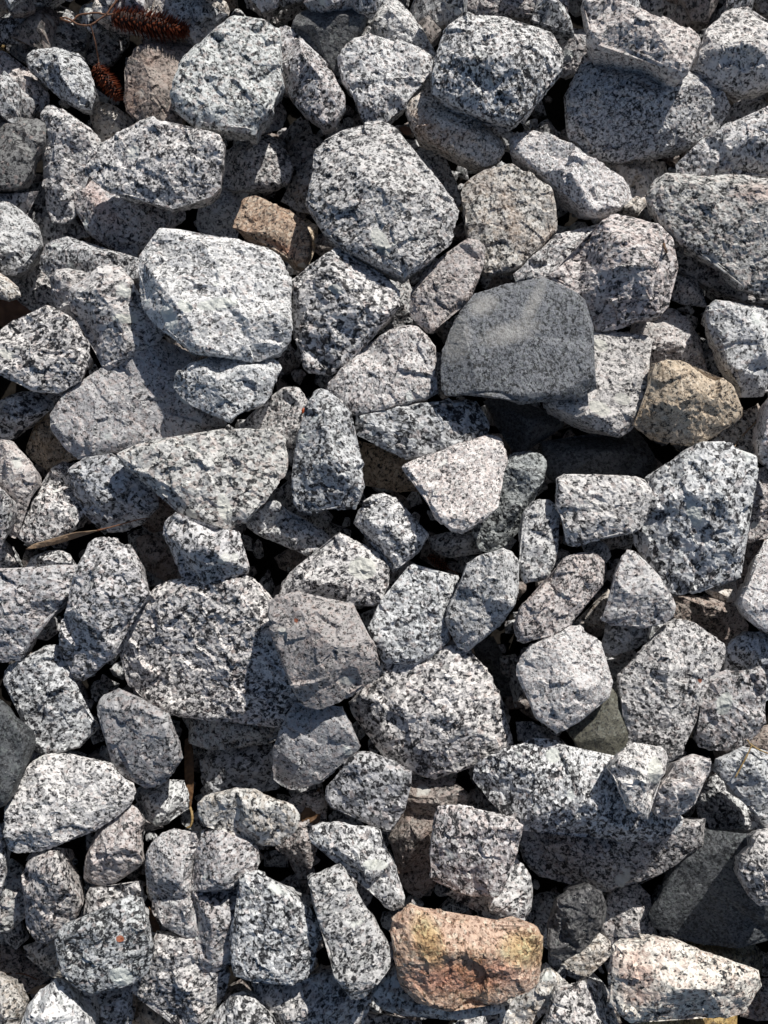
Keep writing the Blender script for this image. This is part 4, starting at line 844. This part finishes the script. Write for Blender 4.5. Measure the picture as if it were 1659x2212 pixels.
def over(x, y):
    """uppermost stone of the sheet here, by its level"""
    best, bl = -1, -1
    for j in order:
        if rows[j][1] >= bl and inside(rows[j][2], np.array([[x, y]], float))[0]:
            best, bl = j, rows[j][1]
    return best


lean_by = {over(x, y): k for x, y, k in reversed(LEAN)}


def lean_of(i, poly):
    if i in lean_by:
        return lean_by[i]
    return float(np.random.RandomState(4000 + i).normal() * 0.16 - 0.08)




def straighten(p, tol):
    """keep only the corners of an outline: broken faces meet in straight edges"""
    n = len(p)
    c0 = p.mean(0)
    a = int(np.argmax(((p - c0) ** 2).sum(1)))
    b = int(np.argmax(((p - p[a]) ** 2).sum(1)))
    a, b = min(a, b), max(a, b)

    def rdp(q):
        if len(q) < 3:
            return list(q)
        d = q[-1] - q[0]
        L_ = np.hypot(*d) + 1e-9
        e = np.abs((q[:, 0] - q[0, 0]) * d[1] - (q[:, 1] - q[0, 1]) * d[0]) / L_
        k = int(np.argmax(e))
        if e[k] < tol:
            return [q[0], q[-1]]
        return rdp(q[:k + 1])[:-1] + rdp(q[k:])
    r1 = rdp(p[a:b + 1])
    r2 = rdp(np.concatenate([p[b:], p[:a + 1]]))
    return np.array(r1[:-1] + r2[:-1])


for r_ in rows:
    sz_ = math.sqrt(centroid(r_[2])[1])
    r_[2] = straighten(r_[2], max(2.5, sz_ * 0.027))
base = {}
thick_of = {}
for i in order:
    t, lv, poly, inner, lab = rows[i]
    c, area = centroid(poly)
    size = math.sqrt(area)
    thick = min(55, max(14, size * 0.30))
    thick_of[i] = thick
    m = inside(poly, P2)
    q = P2[m]
    th, rad = polar(poly, c, 72)
    dq = q - c
    k = (np.round(np.arctan2(dq[:, 1], dq[:, 0]) / (2 * math.pi) * 72).astype(int)) % 72
    s = np.clip(np.linalg.norm(dq, axis=1) / (rad[k] + 1e-6), 0, 1)
    b = thick * (1 - s ** 2.6) ** 0.6
    lean = lean_of(i, poly)
    g2 = (dq[:, 0] * -SUN_DIR.x + dq[:, 1] * SUN_DIR.y) * lean
    top = tri_height(poly, adjust_inner(inner, c, rad), q, edge_heights(poly, inner)) + 8 + g2 - min(0.0, g2.min() * 0.35)
    hh = H[m]
    lo = LEVELS[lv]
    need = hh + b - 8
    z = max(lo, float(np.percentile(need, 95)) if len(need) else lo)
    z = min(z, lo + 95)
    base[i] = z
    H[m] = np.maximum(hh, z + top)
if __name__ == '__main__':
    zz = [base[i] for i in order]
    print('stone levels', round(min(zz)), round(max(zz)), 'capped', sum(1 for i in order if base[i] >= LEVELS[rows[i][1]] + 94.9))

# x, y, half length, half width, turn (degrees), kind
MARKS = [(1150, 660, 55, 14, -65, 'dust'), (1100, 720, 60, 22, -15, 'dust'), (985, 735, 30, 45, 10, 'dust'), (1045, 660, 30, 20, -20, 'dust'), (925, 2030, 60, 30, 70, 'olive'), (1130, 2050, 50, 40, 0, 'olive'), (1000, 2110, 120, 35, -5, 'red'),
         (590, 535, 50, 16, 15, 'red'), (470, 657, 46, 13, -6, 'quartz'), (400, 662, 18, 12, 30, 'quartz'), (485, 1098, 30, 15, 75, 'quartz'), (414, 1110, 15, 9, 40, 'quartz'),
         (783, 1228, 30, 24, 10, 'quartz'), (262, 2110, 26, 19, 20, 'quartz'), (259, 2028, 9, 8, 0, 'rustspot'), (1295, 882, 26, 14, 25, 'quartz'),
         (1345, 862, 20, 12, 20, 'quartz'), (1195, 1632, 16, 16, 0, 'quartz'), (822, 522, 32, 16, 60, 'quartz'), (1640, 418, 60, 22, 5, 'rosy'),
         (1372, 2095, 55, 40, 60, 'rosy'), (215, 440, 60, 22, 55, 'rosy'), (810, 1868, 28, 12, 0, 'quartz'), (270, 688, 28, 10, 5, 'quartz'),
         (1415, 1665, 16, 30, 0, 'quartz'), (1565, 1520, 16, 26, 20, 'quartz'), (1295, 745, 20, 12, 20, 'quartz'), (1180, 2110, 14, 10, 0, 'quartz'),
         (655, 945, 12, 8, 0, 'quartz'), (15, 765, 18, 10, 20, 'quartz'), (1380, 2150, 40, 20, 10, 'rosy'), (725, 625, 18, 10, 20, 'quartz'),
         (640, 1340, 5, 5, 0, 'rustspot'), (1512, 1470, 5, 5, 0, 'rustspot'), (1500, 1110, 30, 14, 70, 'quartz')]


def to_sheet(w):
    d = (np.atleast_2d(w) - CO) @ ROT
    k = 2 * math.tan(FOV_V / 2) / 2212
    return np.stack([d[:, 0] / -d[:, 2] / k + 829.5, -d[:, 1] / -d[:, 2] / k + 1106], 1)


def owner(x, y):
    """the stone that lies uppermost at this place"""
    best, bz = -1, -1e9
    p1 = np.array([[x, y]], float)
    for k, j in enumerate(order):
        if inside(rows[j][2], p1)[0] and base[j] + 1e-3 * k > bz:
            best, bz = j, base[j] + 1e-3 * k
    return best


ZC = 152.0                      # sheet units below the reference level
mark_owner = {m_[:2]: owner(m_[0], m_[1]) for m_ in MARKS}

SMOOTH = ()
ntri = 0
for i in order:
    t, lv, poly, inner, lab = rows[i]
    z0 = (base[i] - ZC) * U
    poly_c = centroid(poly)[0]
    grow = poly_c + (poly - poly_c) * (1 + 1.6 / math.sqrt(centroid(poly)[1]))
    w = to_world(grow, z0 + (edge_heights(poly, inner) * 0.6 + 4) * U)
    wi = [to_world([(x, y)], z0 + (h + 10) * U)[0] for x, y, h in inner]
    org = np.array([w[:, 0].mean(), w[:, 1].mean()])
    pu = (w[:, :2] - org) / U
    if centroid(pu)[0] is not None:
        a2 = (pu[:, 0] * np.roll(pu[:, 1], -1) - np.roll(pu[:, 0], -1) * pu[:, 1]).sum()
        if a2 < 0:
            pu = pu[::-1]
    iu = [((p[0] - org[0]) / U, (p[1] - org[1]) / U, h) for p, (x, y, h) in zip(wi, inner)]
    ro = {'pinksmooth': 0.7, 'dark': 0.55, 'darkbig': 0.5, 'olive': 0.4, 'slate': 0.6, 'coarse': 1.1, 'orangebig': 1.1}.get(t, 0.95)
    v, f, c = build_rock(pu, iu, 100 + i, thick_of[i], lean_of(i, poly), rough=ro)
    ntri += len(f)
    nm = NAMES.get(t, 'granite_stone')
    attrs = {}
    wx = v * U + np.array([org[0], org[1], z0])
    px = to_sheet(wx)
    for (mx, my, rx, ry, ang, an) in MARKS:
        if not inside(poly, np.array([[mx, my]]))[0] or i != mark_owner[(mx, my)]:
            continue
        ca, sa = math.cos(R(ang)), math.sin(R(ang))
        dx, dy = px[:, 0] - mx, px[:, 1] - my
        e = ((dx * ca + dy * sa) / rx) ** 2 + ((-dx * sa + dy * ca) / ry) ** 2
        val = np.clip(1.0 - 0.5 * e, 0, 1) * (v[:, 2] > 0)
        attrs[an] = np.maximum(attrs.get(an, 0), val)
    me = mesh_from(nm, v * U, f, t in SMOOTH)
    for an, val in attrs.items():
        at = me.attributes.new(an, 'FLOAT', 'POINT')
        at.data.foreach_set('value', val.astype(np.float32))
    me.materials.append(MATS[t])
    o = bpy.data.objects.new(nm, me)
    o.location = (org[0], org[1], z0)
    o['label'] = lab
    o['category'] = 'rock' if 'rock' in nm else 'stone'
    o['group'] = 'loose crushed stones in the heap'
    o['grain_scale'] = float(PEPPER_RS.uniform(-0.22, 0.25))
    o['pepper'] = float(PEPPER_RS.uniform(-0.065, 0.020))
    C.objects.link(o)
print('triangles', ntri)


# ------------------------------------------------------------------ smaller stones underneath and all around
rs = np.random.RandomState(77)
shapes = []
for k in range(26):
    n = rs.randint(6, 10)
    th = np.sort(rs.uniform(0, 2 * math.pi, n) * 0.35 + np.arange(n) * 2 * math.pi / n)
    el = rs.uniform(0.6, 0.95)
    r_ = 60 * rs.uniform(0.78, 1.1, n)
    pl = np.stack([np.cos(th) * r_, np.sin(th) * r_ * el], 1)
    inn = [(float(x), float(y), float(rs.uniform(20, 45))) for x, y in rs.normal(size=(3, 2)) * 16]
    v, f, c = build_rock(pl, inn, 900 + k, 26, 0.0, rough=1.0, step=12.5)
    shapes.append((v, f))
VV, FF, MI, nv = [], [], [], 0
bx, by = 0.66, 0.80
stp = 0.0235
cells = []
for layer in (-1, 0, 1, 2, 3):
    if layer == -1:
        stp, lim_ = 0.019, (829.5 * U + 0.02, 1106 * U + 0.02)
    else:
        stp, lim_ = 0.0235, (bx, by)
    for gx_ in np.arange(-lim_[0], lim_[0], stp):
        for gy_ in np.arange(-lim_[1], lim_[1], stp):
            x = gx_ + rs.uniform(-0.4, 0.4) * stp + (layer % 2) * stp / 2
            y = gy_ + rs.uniform(-0.4, 0.4) * stp
            fx, fy = x / (829.5 * U), (y - 0.0) / (1106 * U)
            out_ = max(abs(fx), abs(fy))
            edge_ = max(abs(x) - 829.5 * U, abs(y) - 1106 * U) / U
            if layer == -1:
                z = -240 + rs.uniform(-12, 12)
            elif layer == 0:
                z = -245 + rs.uniform(-8, 8)
                if edge_ > 30 and rs.uniform() < 0.6:
                    continue
            else:
                if edge_ < 84 + 16 * layer + (70 if fy > 1 else 0) or rs.uniform() < (0.60 if edge_ < 450 else 0.80):
                    continue
                z = -190 + 66 * layer + rs.uniform(-12, 12)
            sc_ = rs.uniform(0.22, 0.5) if layer == -1 else rs.uniform(0.55, 0.95) if layer == 0 else rs.uniform(0.8, 1.55)
            v, f = shapes[rs.randint(len(shapes))]
            a, b_, t_ = rs.uniform(0, 6.283), rs.normal() * 0.25, rs.normal() * 0.25
            M = np.array(Matrix.Rotation(a, 3, 'Z') @ Matrix.Rotation(b_, 3, 'X') @ Matrix.Rotation(t_, 3, 'Y'))
            w = (v * sc_) @ M.T * U + np.array([x, y, z * U])
            VV.append(w)
            FF.append(f + nv)
            MI.append(np.full(len(f), rs.randint(5)))
            nv += len(v)
me = mesh_from('gravel', np.concatenate(VV), np.concatenate(FF), False, np.concatenate(MI))
for k in ('grey', 'coarse', 'pink', 'rust', 'white'):
    me.materials.append(MATS[k])
gr = bpy.data.objects.new('gravel', me)
gr['kind'] = 'stuff'
gr['label'] = 'crushed granite gravel deep in the gaps and spreading all around the heap'
gr['category'] = 'gravel'
C.objects.link(gr)
print('gravel triangles', sum(len(f) for f in FF), len(FF))


# ------------------------------------------------------------------ things lying on the stones
def hz(x, y):
    """height of the heap (sheet units) at a place"""
    a = int((x - X0) / GS)
    b = int((y - Y0) / GS)
    if 0 <= a < GW and 0 <= b < GH:
        return max(-60.0, H[b * GW + a])
    return 40.0


def wp(x, y, h):
    return to_world([(x, y)], (h - ZC) * U)[0]


def smooth_path(pts, n=6):
    p = [np.array(q, float) for q in pts]
    p = [2 * p[0] - p[1]] + p + [2 * p[-1] - p[-2]]
    out = []
    for k in range(1, len(p) - 2):
        for t in np.linspace(0, 1, n, endpoint=False):
            a, b, c, d = p[k - 1:k + 3]
            out.append(0.5 * (2 * b + (c - a) * t + (2 * a - 5 * b + 4 * c - d) * t * t + (3 * b - a - 3 * c + d) * t ** 3))
    out.append(p[-2])
    return np.array(out)


def tube(path, radii, seg=8, seed=0):
    """path in metres, radii in metres -> closed tube"""
    n = len(path)
    T = np.gradient(path, axis=0)
    T /= np.linalg.norm(T, axis=1)[:, None] + 1e-12
    up = np.array([0.13, 0.21, 0.97])
    A = np.cross(T, up)
    A /= np.linalg.norm(A, axis=1)[:, None] + 1e-12
    B = np.cross(T, A)
    r_ = np.random.RandomState(seed)
    V = []
    for k in range(n):
        th = np.arange(seg) * 2 * math.pi / seg
        rr = radii[k] * (1 + 0.12 * r_.normal())
        V.append(path[k] + rr * (np.cos(th)[:, None] * A[k] + np.sin(th)[:, None] * B[k]))
    V = np.concatenate(V + [path[:1], path[-1:]])
    f = grid_faces(n, seg)
    return V, f


def link(name, v, f, mat, parent=None, smooth=True, **props):
    org = v.mean(0) if parent is None else np.array(parent.location)
    me = mesh_from(name, v - org, f, smooth)
    me.materials.append(mat)
    o = bpy.data.objects.new(name, me)
    C.objects.link(o)
    if parent is None:
        o.location = org
    else:
        o.parent = parent
    for k_, x in props.items():
        o[k_] = x
    return o


def empty(name, loc, label, category, group=None):
    o = bpy.data.objects.new(name, None)
    o.location = loc
    o['label'] = label
    o['category'] = category
    if group:
        o['group'] = group
    C.objects.link(o)
    return o


M_CONE = simple_material('cone_scales', (0.10, 0.022, 0.010), (0.30, 0.08, 0.03), 900, 0.55, 0.4)
M_CORE = simple_material('cone_core', (0.015, 0.006, 0.004), (0.04, 0.015, 0.01), 500, 0.8, 0.4)
M_TWIG = simple_material('red_brown_twig', (0.12, 0.05, 0.03), (0.24, 0.12, 0.06), 700, 0.6, 0.5)
M_STRAW = simple_material('straw', (0.22, 0.14, 0.05), (0.42, 0.30, 0.14), 500, 0.6, 0.4)
M_LEAF = simple_material('dry_leaf', (0.07, 0.035, 0.016), (0.17, 0.09, 0.04), 350, 0.6, 0.8)
M_LEAFT = simple_material('dry_leaf_tan', (0.20, 0.13, 0.08), (0.40, 0.29, 0.19), 300, 0.65, 0.8)
M_BARK = simple_material('brown_leaf', (0.11, 0.055, 0.035), (0.26, 0.14, 0.09), 120, 0.5, 0.7)
M_SEED = simple_material('red_seed', (0.30, 0.05, 0.015), (0.45, 0.10, 0.03), 300, 0.35, 0.1)


def cone(name, a, b, r, label, seed, n=300):
    """bristly little cone from a to b (world), greatest radius r (metres)"""
    rs_ = np.random.RandomState(seed)
    a, b = np.array(a), np.array(b)
    root = empty(name, a, label, 'conifer cone', 'small red brown cones')
    ax = b - a
    Lc = np.linalg.norm(ax)
    ax /= Lc
    s1_ = np.cross(ax, (0, 0, 1.0))
    s1_ /= np.linalg.norm(s1_)
    s2_ = np.cross(s1_, ax)
    ts_ = np.linspace(0, 1, 14)
    prof = np.sin(np.clip(ts_ * 0.86 + 0.12, 0, 1) * math.pi) ** 0.6
    V, F = tube(a + ax * Lc * ts_[:, None], prof * r * 0.55, 12, seed)
    link('core', V, F, M_CORE, root)
    VV_, FF_, k_ = [], [], 0
    for q in range(n):
        t = (q + 0.5) / n
        th = q * 2.39996 + rs_.normal() * 0.1
        pr = math.sin(min(1, t * 0.86 + 0.12) * math.pi) ** 0.6
        d = math.cos(th) * s1_ + math.sin(th) * s2_
        p0 = a + ax * Lc * t + d * r * 0.45 * pr
        lean = 0.45 + 0.5 * rs_.uniform()
        dr = d + ax * lean
        dr /= np.linalg.norm(dr)
        ln_ = r * (0.5 + 0.25 * rs_.uniform()) * (0.5 + 0.5 * pr)
        side = np.cross(dr, d)
        side /= np.linalg.norm(side) + 1e-9
        wd = r * 0.115
        p1 = p0 + dr * ln_ * 0.6
        p2 = p0 + dr * ln_ + d * ln_ * 0.25
        nrm_ = np.cross(side, dr) * wd * 0.5
        VV_ += [p0 + side * wd, p0 - side * wd, p1 + side * wd * 0.9, p1 - side * wd * 0.9, p2, p1 + nrm_, p0 + nrm_]
        for tr in ((0, 1, 3), (0, 3, 2), (2, 3, 4), (6, 2, 5), (6, 0, 2), (6, 5, 3), (6, 3, 1), (5, 2, 4), (5, 4, 3)):
            FF_.append([k_ + x for x in tr])
        k_ += 7
    link('scales', np.array(VV_), np.array(FF_), M_CONE, root, False, kind='stuff')
    return root


def pathw(pts, lift=0.0, hmin=None):
    out = []
    for p in pts:
        h = p[2] if len(p) > 2 else hz(p[0], p[1])
        out.append(wp(p[0], p[1], h + lift))
    return smooth_path(out)


h1 = max(hz(260, 40), hz(320, 55), hz(390, 62)) + 16
cone('conifer_cone', wp(243, 38, h1 + 4), wp(404, 66, h1), 36 * U, 'dark red bristly cone lying on the cream stone at the top left', 5)
h2 = max(hz(235, 175), 40) + 14
cone('conifer_cone', wp(206, 143, h2 + 10), wp(258, 212, h2 - 6), 25 * U, 'small red brown cone hanging in the shade below the dark red one', 6, 200)
h3 = hz(945, 1220) + 6
cone('conifer_cone', wp(925, 1200, h3), wp(968, 1230, h3), 14 * U, 'tiny brown cone wedged on the rim of a grey white lump near the middle', 7, 110)
V, F = tube(pathw([(966, 1229, h3), (978, 1233, h3 + 6), (988, 1240, h3 + 8), (990, 1247, h3)]), np.full(19, 1.5 * U), 6)
link('twig', V, F, M_TWIG, label='tiny red brown stalk curving from the smallest cone', category='twig')

tw = empty('twig', wp(230, 32, h1 + 6), 'thin reddish twig with a loop, joining the two cones at the top left', 'twig')
ht = h1 + 10
for pts, r0, r1 in (([(297, 42, ht), (273, 32, ht + 4), (253, 30, ht + 4), (230, 32, ht + 5), (210, 28, ht + 6), (187, 30, ht + 6), (170, 33, ht + 6), (160, 43, ht + 4), (153, 48, ht + 2), (137, 43, ht), (130, 40, ht)], 2.6, 2.4),
                    ([(130, 40, ht), (140, 38, ht + 2), (153, 43, ht + 2), (167, 52, ht + 2), (187, 55, ht + 2), (200, 52, ht + 3), (217, 40, ht + 4), (230, 32, ht + 5)], 2.4, 2.4),
                    ([(230, 32, ht + 5), (240, 17, ht + 8), (253, 0, ht + 10), (262, -15, ht + 10)], 2.6, 3.2),
                    ([(196, 55, ht + 2), (202, 77, ht - 12), (207, 97, ht - 24), (212, 127, h2 + 14), (214, 146, h2 + 8)], 1.7, 1.5)):
    pw = pathw(pts)
    V, F = tube(pw, np.linspace(r0, r1, len(pw)) * U, 7, 3)
    link('branch', V, F, M_TWIG, tw)

hs_ = max(hz(52, 5), hz(37, 33), hz(20, 67)) + 24
V, F = tube(pathw([(56, -20, hs_ + 6), (50, 0, hs_ + 4), (37, 33, hs_), (20, 67, hs_), (5, 106, hs_ - 8)]), np.linspace(7, 4.6, 25) * U, 8, 4)
link('straw', V, F, M_STRAW, label='thick tan straw stem crossing the extreme top left corner', category='straw')


def leaf(name, poly, heights, mat, label, seed, curl=5.0, parent=None, category='leaf', grid=5.0):
    """thin dry leaf: outline on the sheet, height above the sheet blended between the outline points, crumpled"""
    poly = np.array(poly, float)
    a2 = (poly[:, 0] * np.roll(poly[:, 1], -1) - np.roll(poly[:, 0], -1) * poly[:, 1]).sum()
    hh_ = list(heights)
    if a2 < 0:
        poly = poly[::-1]
        hh_ = hh_[::-1]
    # denser outline
    P_, h_ = [], []
    for k_ in range(len(poly)):
        q, q2 = poly[k_], poly[(k_ + 1) % len(poly)]
        m_ = max(1, int(np.linalg.norm(q2 - q) / grid))
        for t in range(m_):
            P_.append(q + (q2 - q) * t / m_ + np.random.RandomState(seed + len(P_)).normal(size=2) * (0.7 if t else 0))
            h_.append(hh_[k_] + (hh_[(k_ + 1) % len(poly)] - hh_[k_]) * t / m_)
    P_, h_ = np.array(P_), np.array(h_)
    lo_, hi_ = P_.min(0), P_.max(0)
    gx2, gy2 = np.meshgrid(np.arange(lo_[0] + grid / 2, hi_[0], grid), np.arange(lo_[1] + grid / 2, hi_[1], grid))
    Q = np.stack([gx2.ravel(), gy2.ravel()], 1)
    Q = Q[inside(P_, Q)]
    if len(Q):
        dm = np.sqrt(((Q[:, None] - P_[None]) ** 2).sum(2)).min(1)
        Q = Q[dm > grid * 0.45]
    pts = np.concatenate([P_, Q]) if len(Q) else P_
    res = delaunay_2d_cdt([Vector(p) for p in pts], [], [list(range(len(P_)))], 1, 1e-6, True)
    vs = np.array([v_[:] for v_ in res[0]])
    tris = np.array([t for t in res[2] if len(t) == 3])
    d_ = ((vs[:, None] - P_[None]) ** 2).sum(2)
    w_ = 1 / (d_ + 4) ** 1.5
    hv = (w_ * h_[None]).sum(1) / w_.sum(1)
    hv = hv + noise3(np.concatenate([vs / 17, np.full((len(vs), 1), seed * 1.7)], 1)) * curl + noise3(np.concatenate([vs / 7, np.full((len(vs), 1), seed * 2.7)], 1)) * curl * 0.35
    top = np.array([wp(x, y, h) for (x, y), h in zip(vs, hv)])
    o = link(name, top, tris, mat, parent)
    if parent is None:
        o['label'] = label
        o['category'] = category
    sm = o.modifiers.new('thickness', 'SOLIDIFY')
    sm.thickness = 1.4 * U
    sm.offset = 0
    return o


hb = hz(30, 665) + 6
o = leaf('leaf', [(-30, 612), (0, 627), (20, 633), (40, 640), (62, 648), (82, 657), (67, 670), (45, 662), (20, 650), (-30, 640)], [hb + 8, hb + 8, hb + 10, hb + 10, hb + 6, hb, hb, hb + 14, hb + 16, hb + 16], M_BARK, 'smooth reddish brown leaf folded on the left edge above the rounded boulder', 11, 3)
p_ = leaf('fold', [(-30, 640), (20, 650), (45, 662), (80, 659), (67, 687), (43, 688), (12, 711), (0, 702), (-30, 690)], [hb + 16, hb + 16, hb + 14, hb, hb - 6, hb - 6, hb - 14, hb - 14, hb - 10], M_BARK, '', 12, 3, parent=o)

hl = max(hz(100, 1170), hz(160, 1150), 60) + 10
lo = leaf('leaf', [(55, 1186), (77, 1174), (110, 1170), (133, 1163), (157, 1151), (200, 1147), (215, 1145), (198, 1151), (165, 1156), (140, 1170), (110, 1178), (77, 1184)], [hl, hl + 4, hl + 6, hl + 8, hl + 10, hl + 10, hl + 8, hl + 2, hl - 2, hl - 2, hl - 2, hl - 3], M_LEAFT, 'long curled tan leaf with a thin stem, lying at the left above the pinkish stone', 13, 4)
pw = pathw([(210, 1146, hl + 6), (235, 1140, hl + 8), (267, 1131, hl + 10), (300, 1122, hl + 10), (318, 1120, hl + 6)])
V, F = tube(pw, np.linspace(2.2, 1.1, len(pw)) * U, 6, 5)
link('stem', V, F, M_TWIG, lo)

h4 = max(hz(405, 1640), 30) - 20
lo = leaf('leaf', [(399, 1598), (409, 1592), (417, 1620), (419, 1680), (416, 1720), (411, 1750), (405, 1748), (401, 1700), (399, 1650)], [h4] * 9, M_LEAF, 'narrow dark brown leaf strip standing in the gap left of the cream green stone', 14, 6)
pw = pathw([(410, 1744, h4), (414, 1755, h4 + 4), (415, 1772, h4 + 5), (411, 1785, h4 + 4), (404, 1788, h4 + 1)])
V, F = tube(pw, np.linspace(3.6, 2.2, len(pw)) * U, 6, 6)
link('stalk', V, F, M_STRAW, lo)

h5 = max(hz(670, 1760), 40) + 4
leaf('leaf', [(690, 1700), (694, 1740), (688, 1790), (680, 1835), (672, 1875), (666, 1860), (665, 1810), (654, 1778), (648, 1762), (664, 1740), (678, 1718)], [h5 + 2, h5, h5, h5 - 6, h5 - 14, h5 - 12, h5 - 2, h5 + 6, h5 + 6, h5 + 8, h5 + 6], M_LEAF, 'dry golden brown leaf standing between the cream green stone and the bent stone', 15, 7)
h6 = hz(335, 1990) + 5
leaf('leaf', [(322, 1958), (332, 1980), (345, 2005), (347, 2016), (331, 2013), (324, 1990)], [h6 + 4, h6 + 4, h6, h6 - 2, h6, h6 + 3], M_LEAF, 'small orange brown leaf scrap right of the stone with the orange dot', 16, 2)
h7 = hz(875, 280) + 6
leaf('leaf', [(863, 276), (874, 272), (886, 276), (888, 290), (876, 292), (866, 284)], [h7] * 6, M_BARK, 'tiny orange brown leaf scrap above the top of the big central boulder', 17, 2)
h8 = hz(80, 2135) + 6
leaf('leaf', [(58, 2147), (72, 2134), (90, 2127), (102, 2126), (98, 2135), (80, 2146)], [h8] * 6, M_LEAFT, 'tiny crumpled tan leaf scrap near the bottom left corner', 18, 3)
pw = pathw([(-15, 2100), (20, 2103), (50, 2104), (80, 2116)], 4)
V, F = tube(pw, np.full(len(pw), 1.6 * U), 6, 7)
link('twig', V, F, M_TWIG, label='thin dark red twig near the bottom left corner', category='twig')

h9 = max(hz(1616, 1599), hz(1624, 1610), hz(1600, 1655)) + 5
st = empty('twig', wp(1624, 1610, h9), 'thin forked straw twig on the stones at the right edge', 'twig')
for pts in ([(1614, 1598, h9), (1624, 1610, h9 + 3), (1645, 1622, h9 + 2), (1672, 1632, h9)], [(1624, 1610, h9 + 3), (1612, 1635, h9 + 3), (1600, 1658, h9 + 1), (1588, 1680, h9)]):
    pw = pathw(pts)
    V, F = tube(pw, np.full(len(pw), 1.8 * U), 6, 8)
    link('branch', V, F, M_STRAW, st)
pw = pathw([(1434, 527), (1440, 545), (1449, 565), (1460, 586)], 5)
V, F = tube(pw, np.linspace(3.2, 2.0, len(pw)) * U, 7, 9)
link('twig', V, F, M_LEAF, label='short brown curved twig on the right shoulder of the large pointed rock', category='twig')
ps = wp(655, 887, hz(655, 887) + 5)
V, F = tube(np.array([ps + np.array([0.2, 1, 0]) * t * U for t in np.linspace(-7, 7, 9)]), np.sqrt(np.clip(1 - np.linspace(-0.98, 0.98, 9) ** 2, 0, 1)) * 3.8 * U, 10, 10)
link('seed', V, F, M_SEED, label='small glossy red seed beside the top of the upright ridged stone', category='seed')
pw = pathw([(1575, 1000), (1590, 960), (1610, 935), (1640, 905)], 6)
V, F = tube(pw, np.full(len(pw), 2.0 * U), 6, 11)
link('twig', V, F, M_LEAFT, label='pale thin stalk on the cream stone below right of the golden brown stone', category='twig')
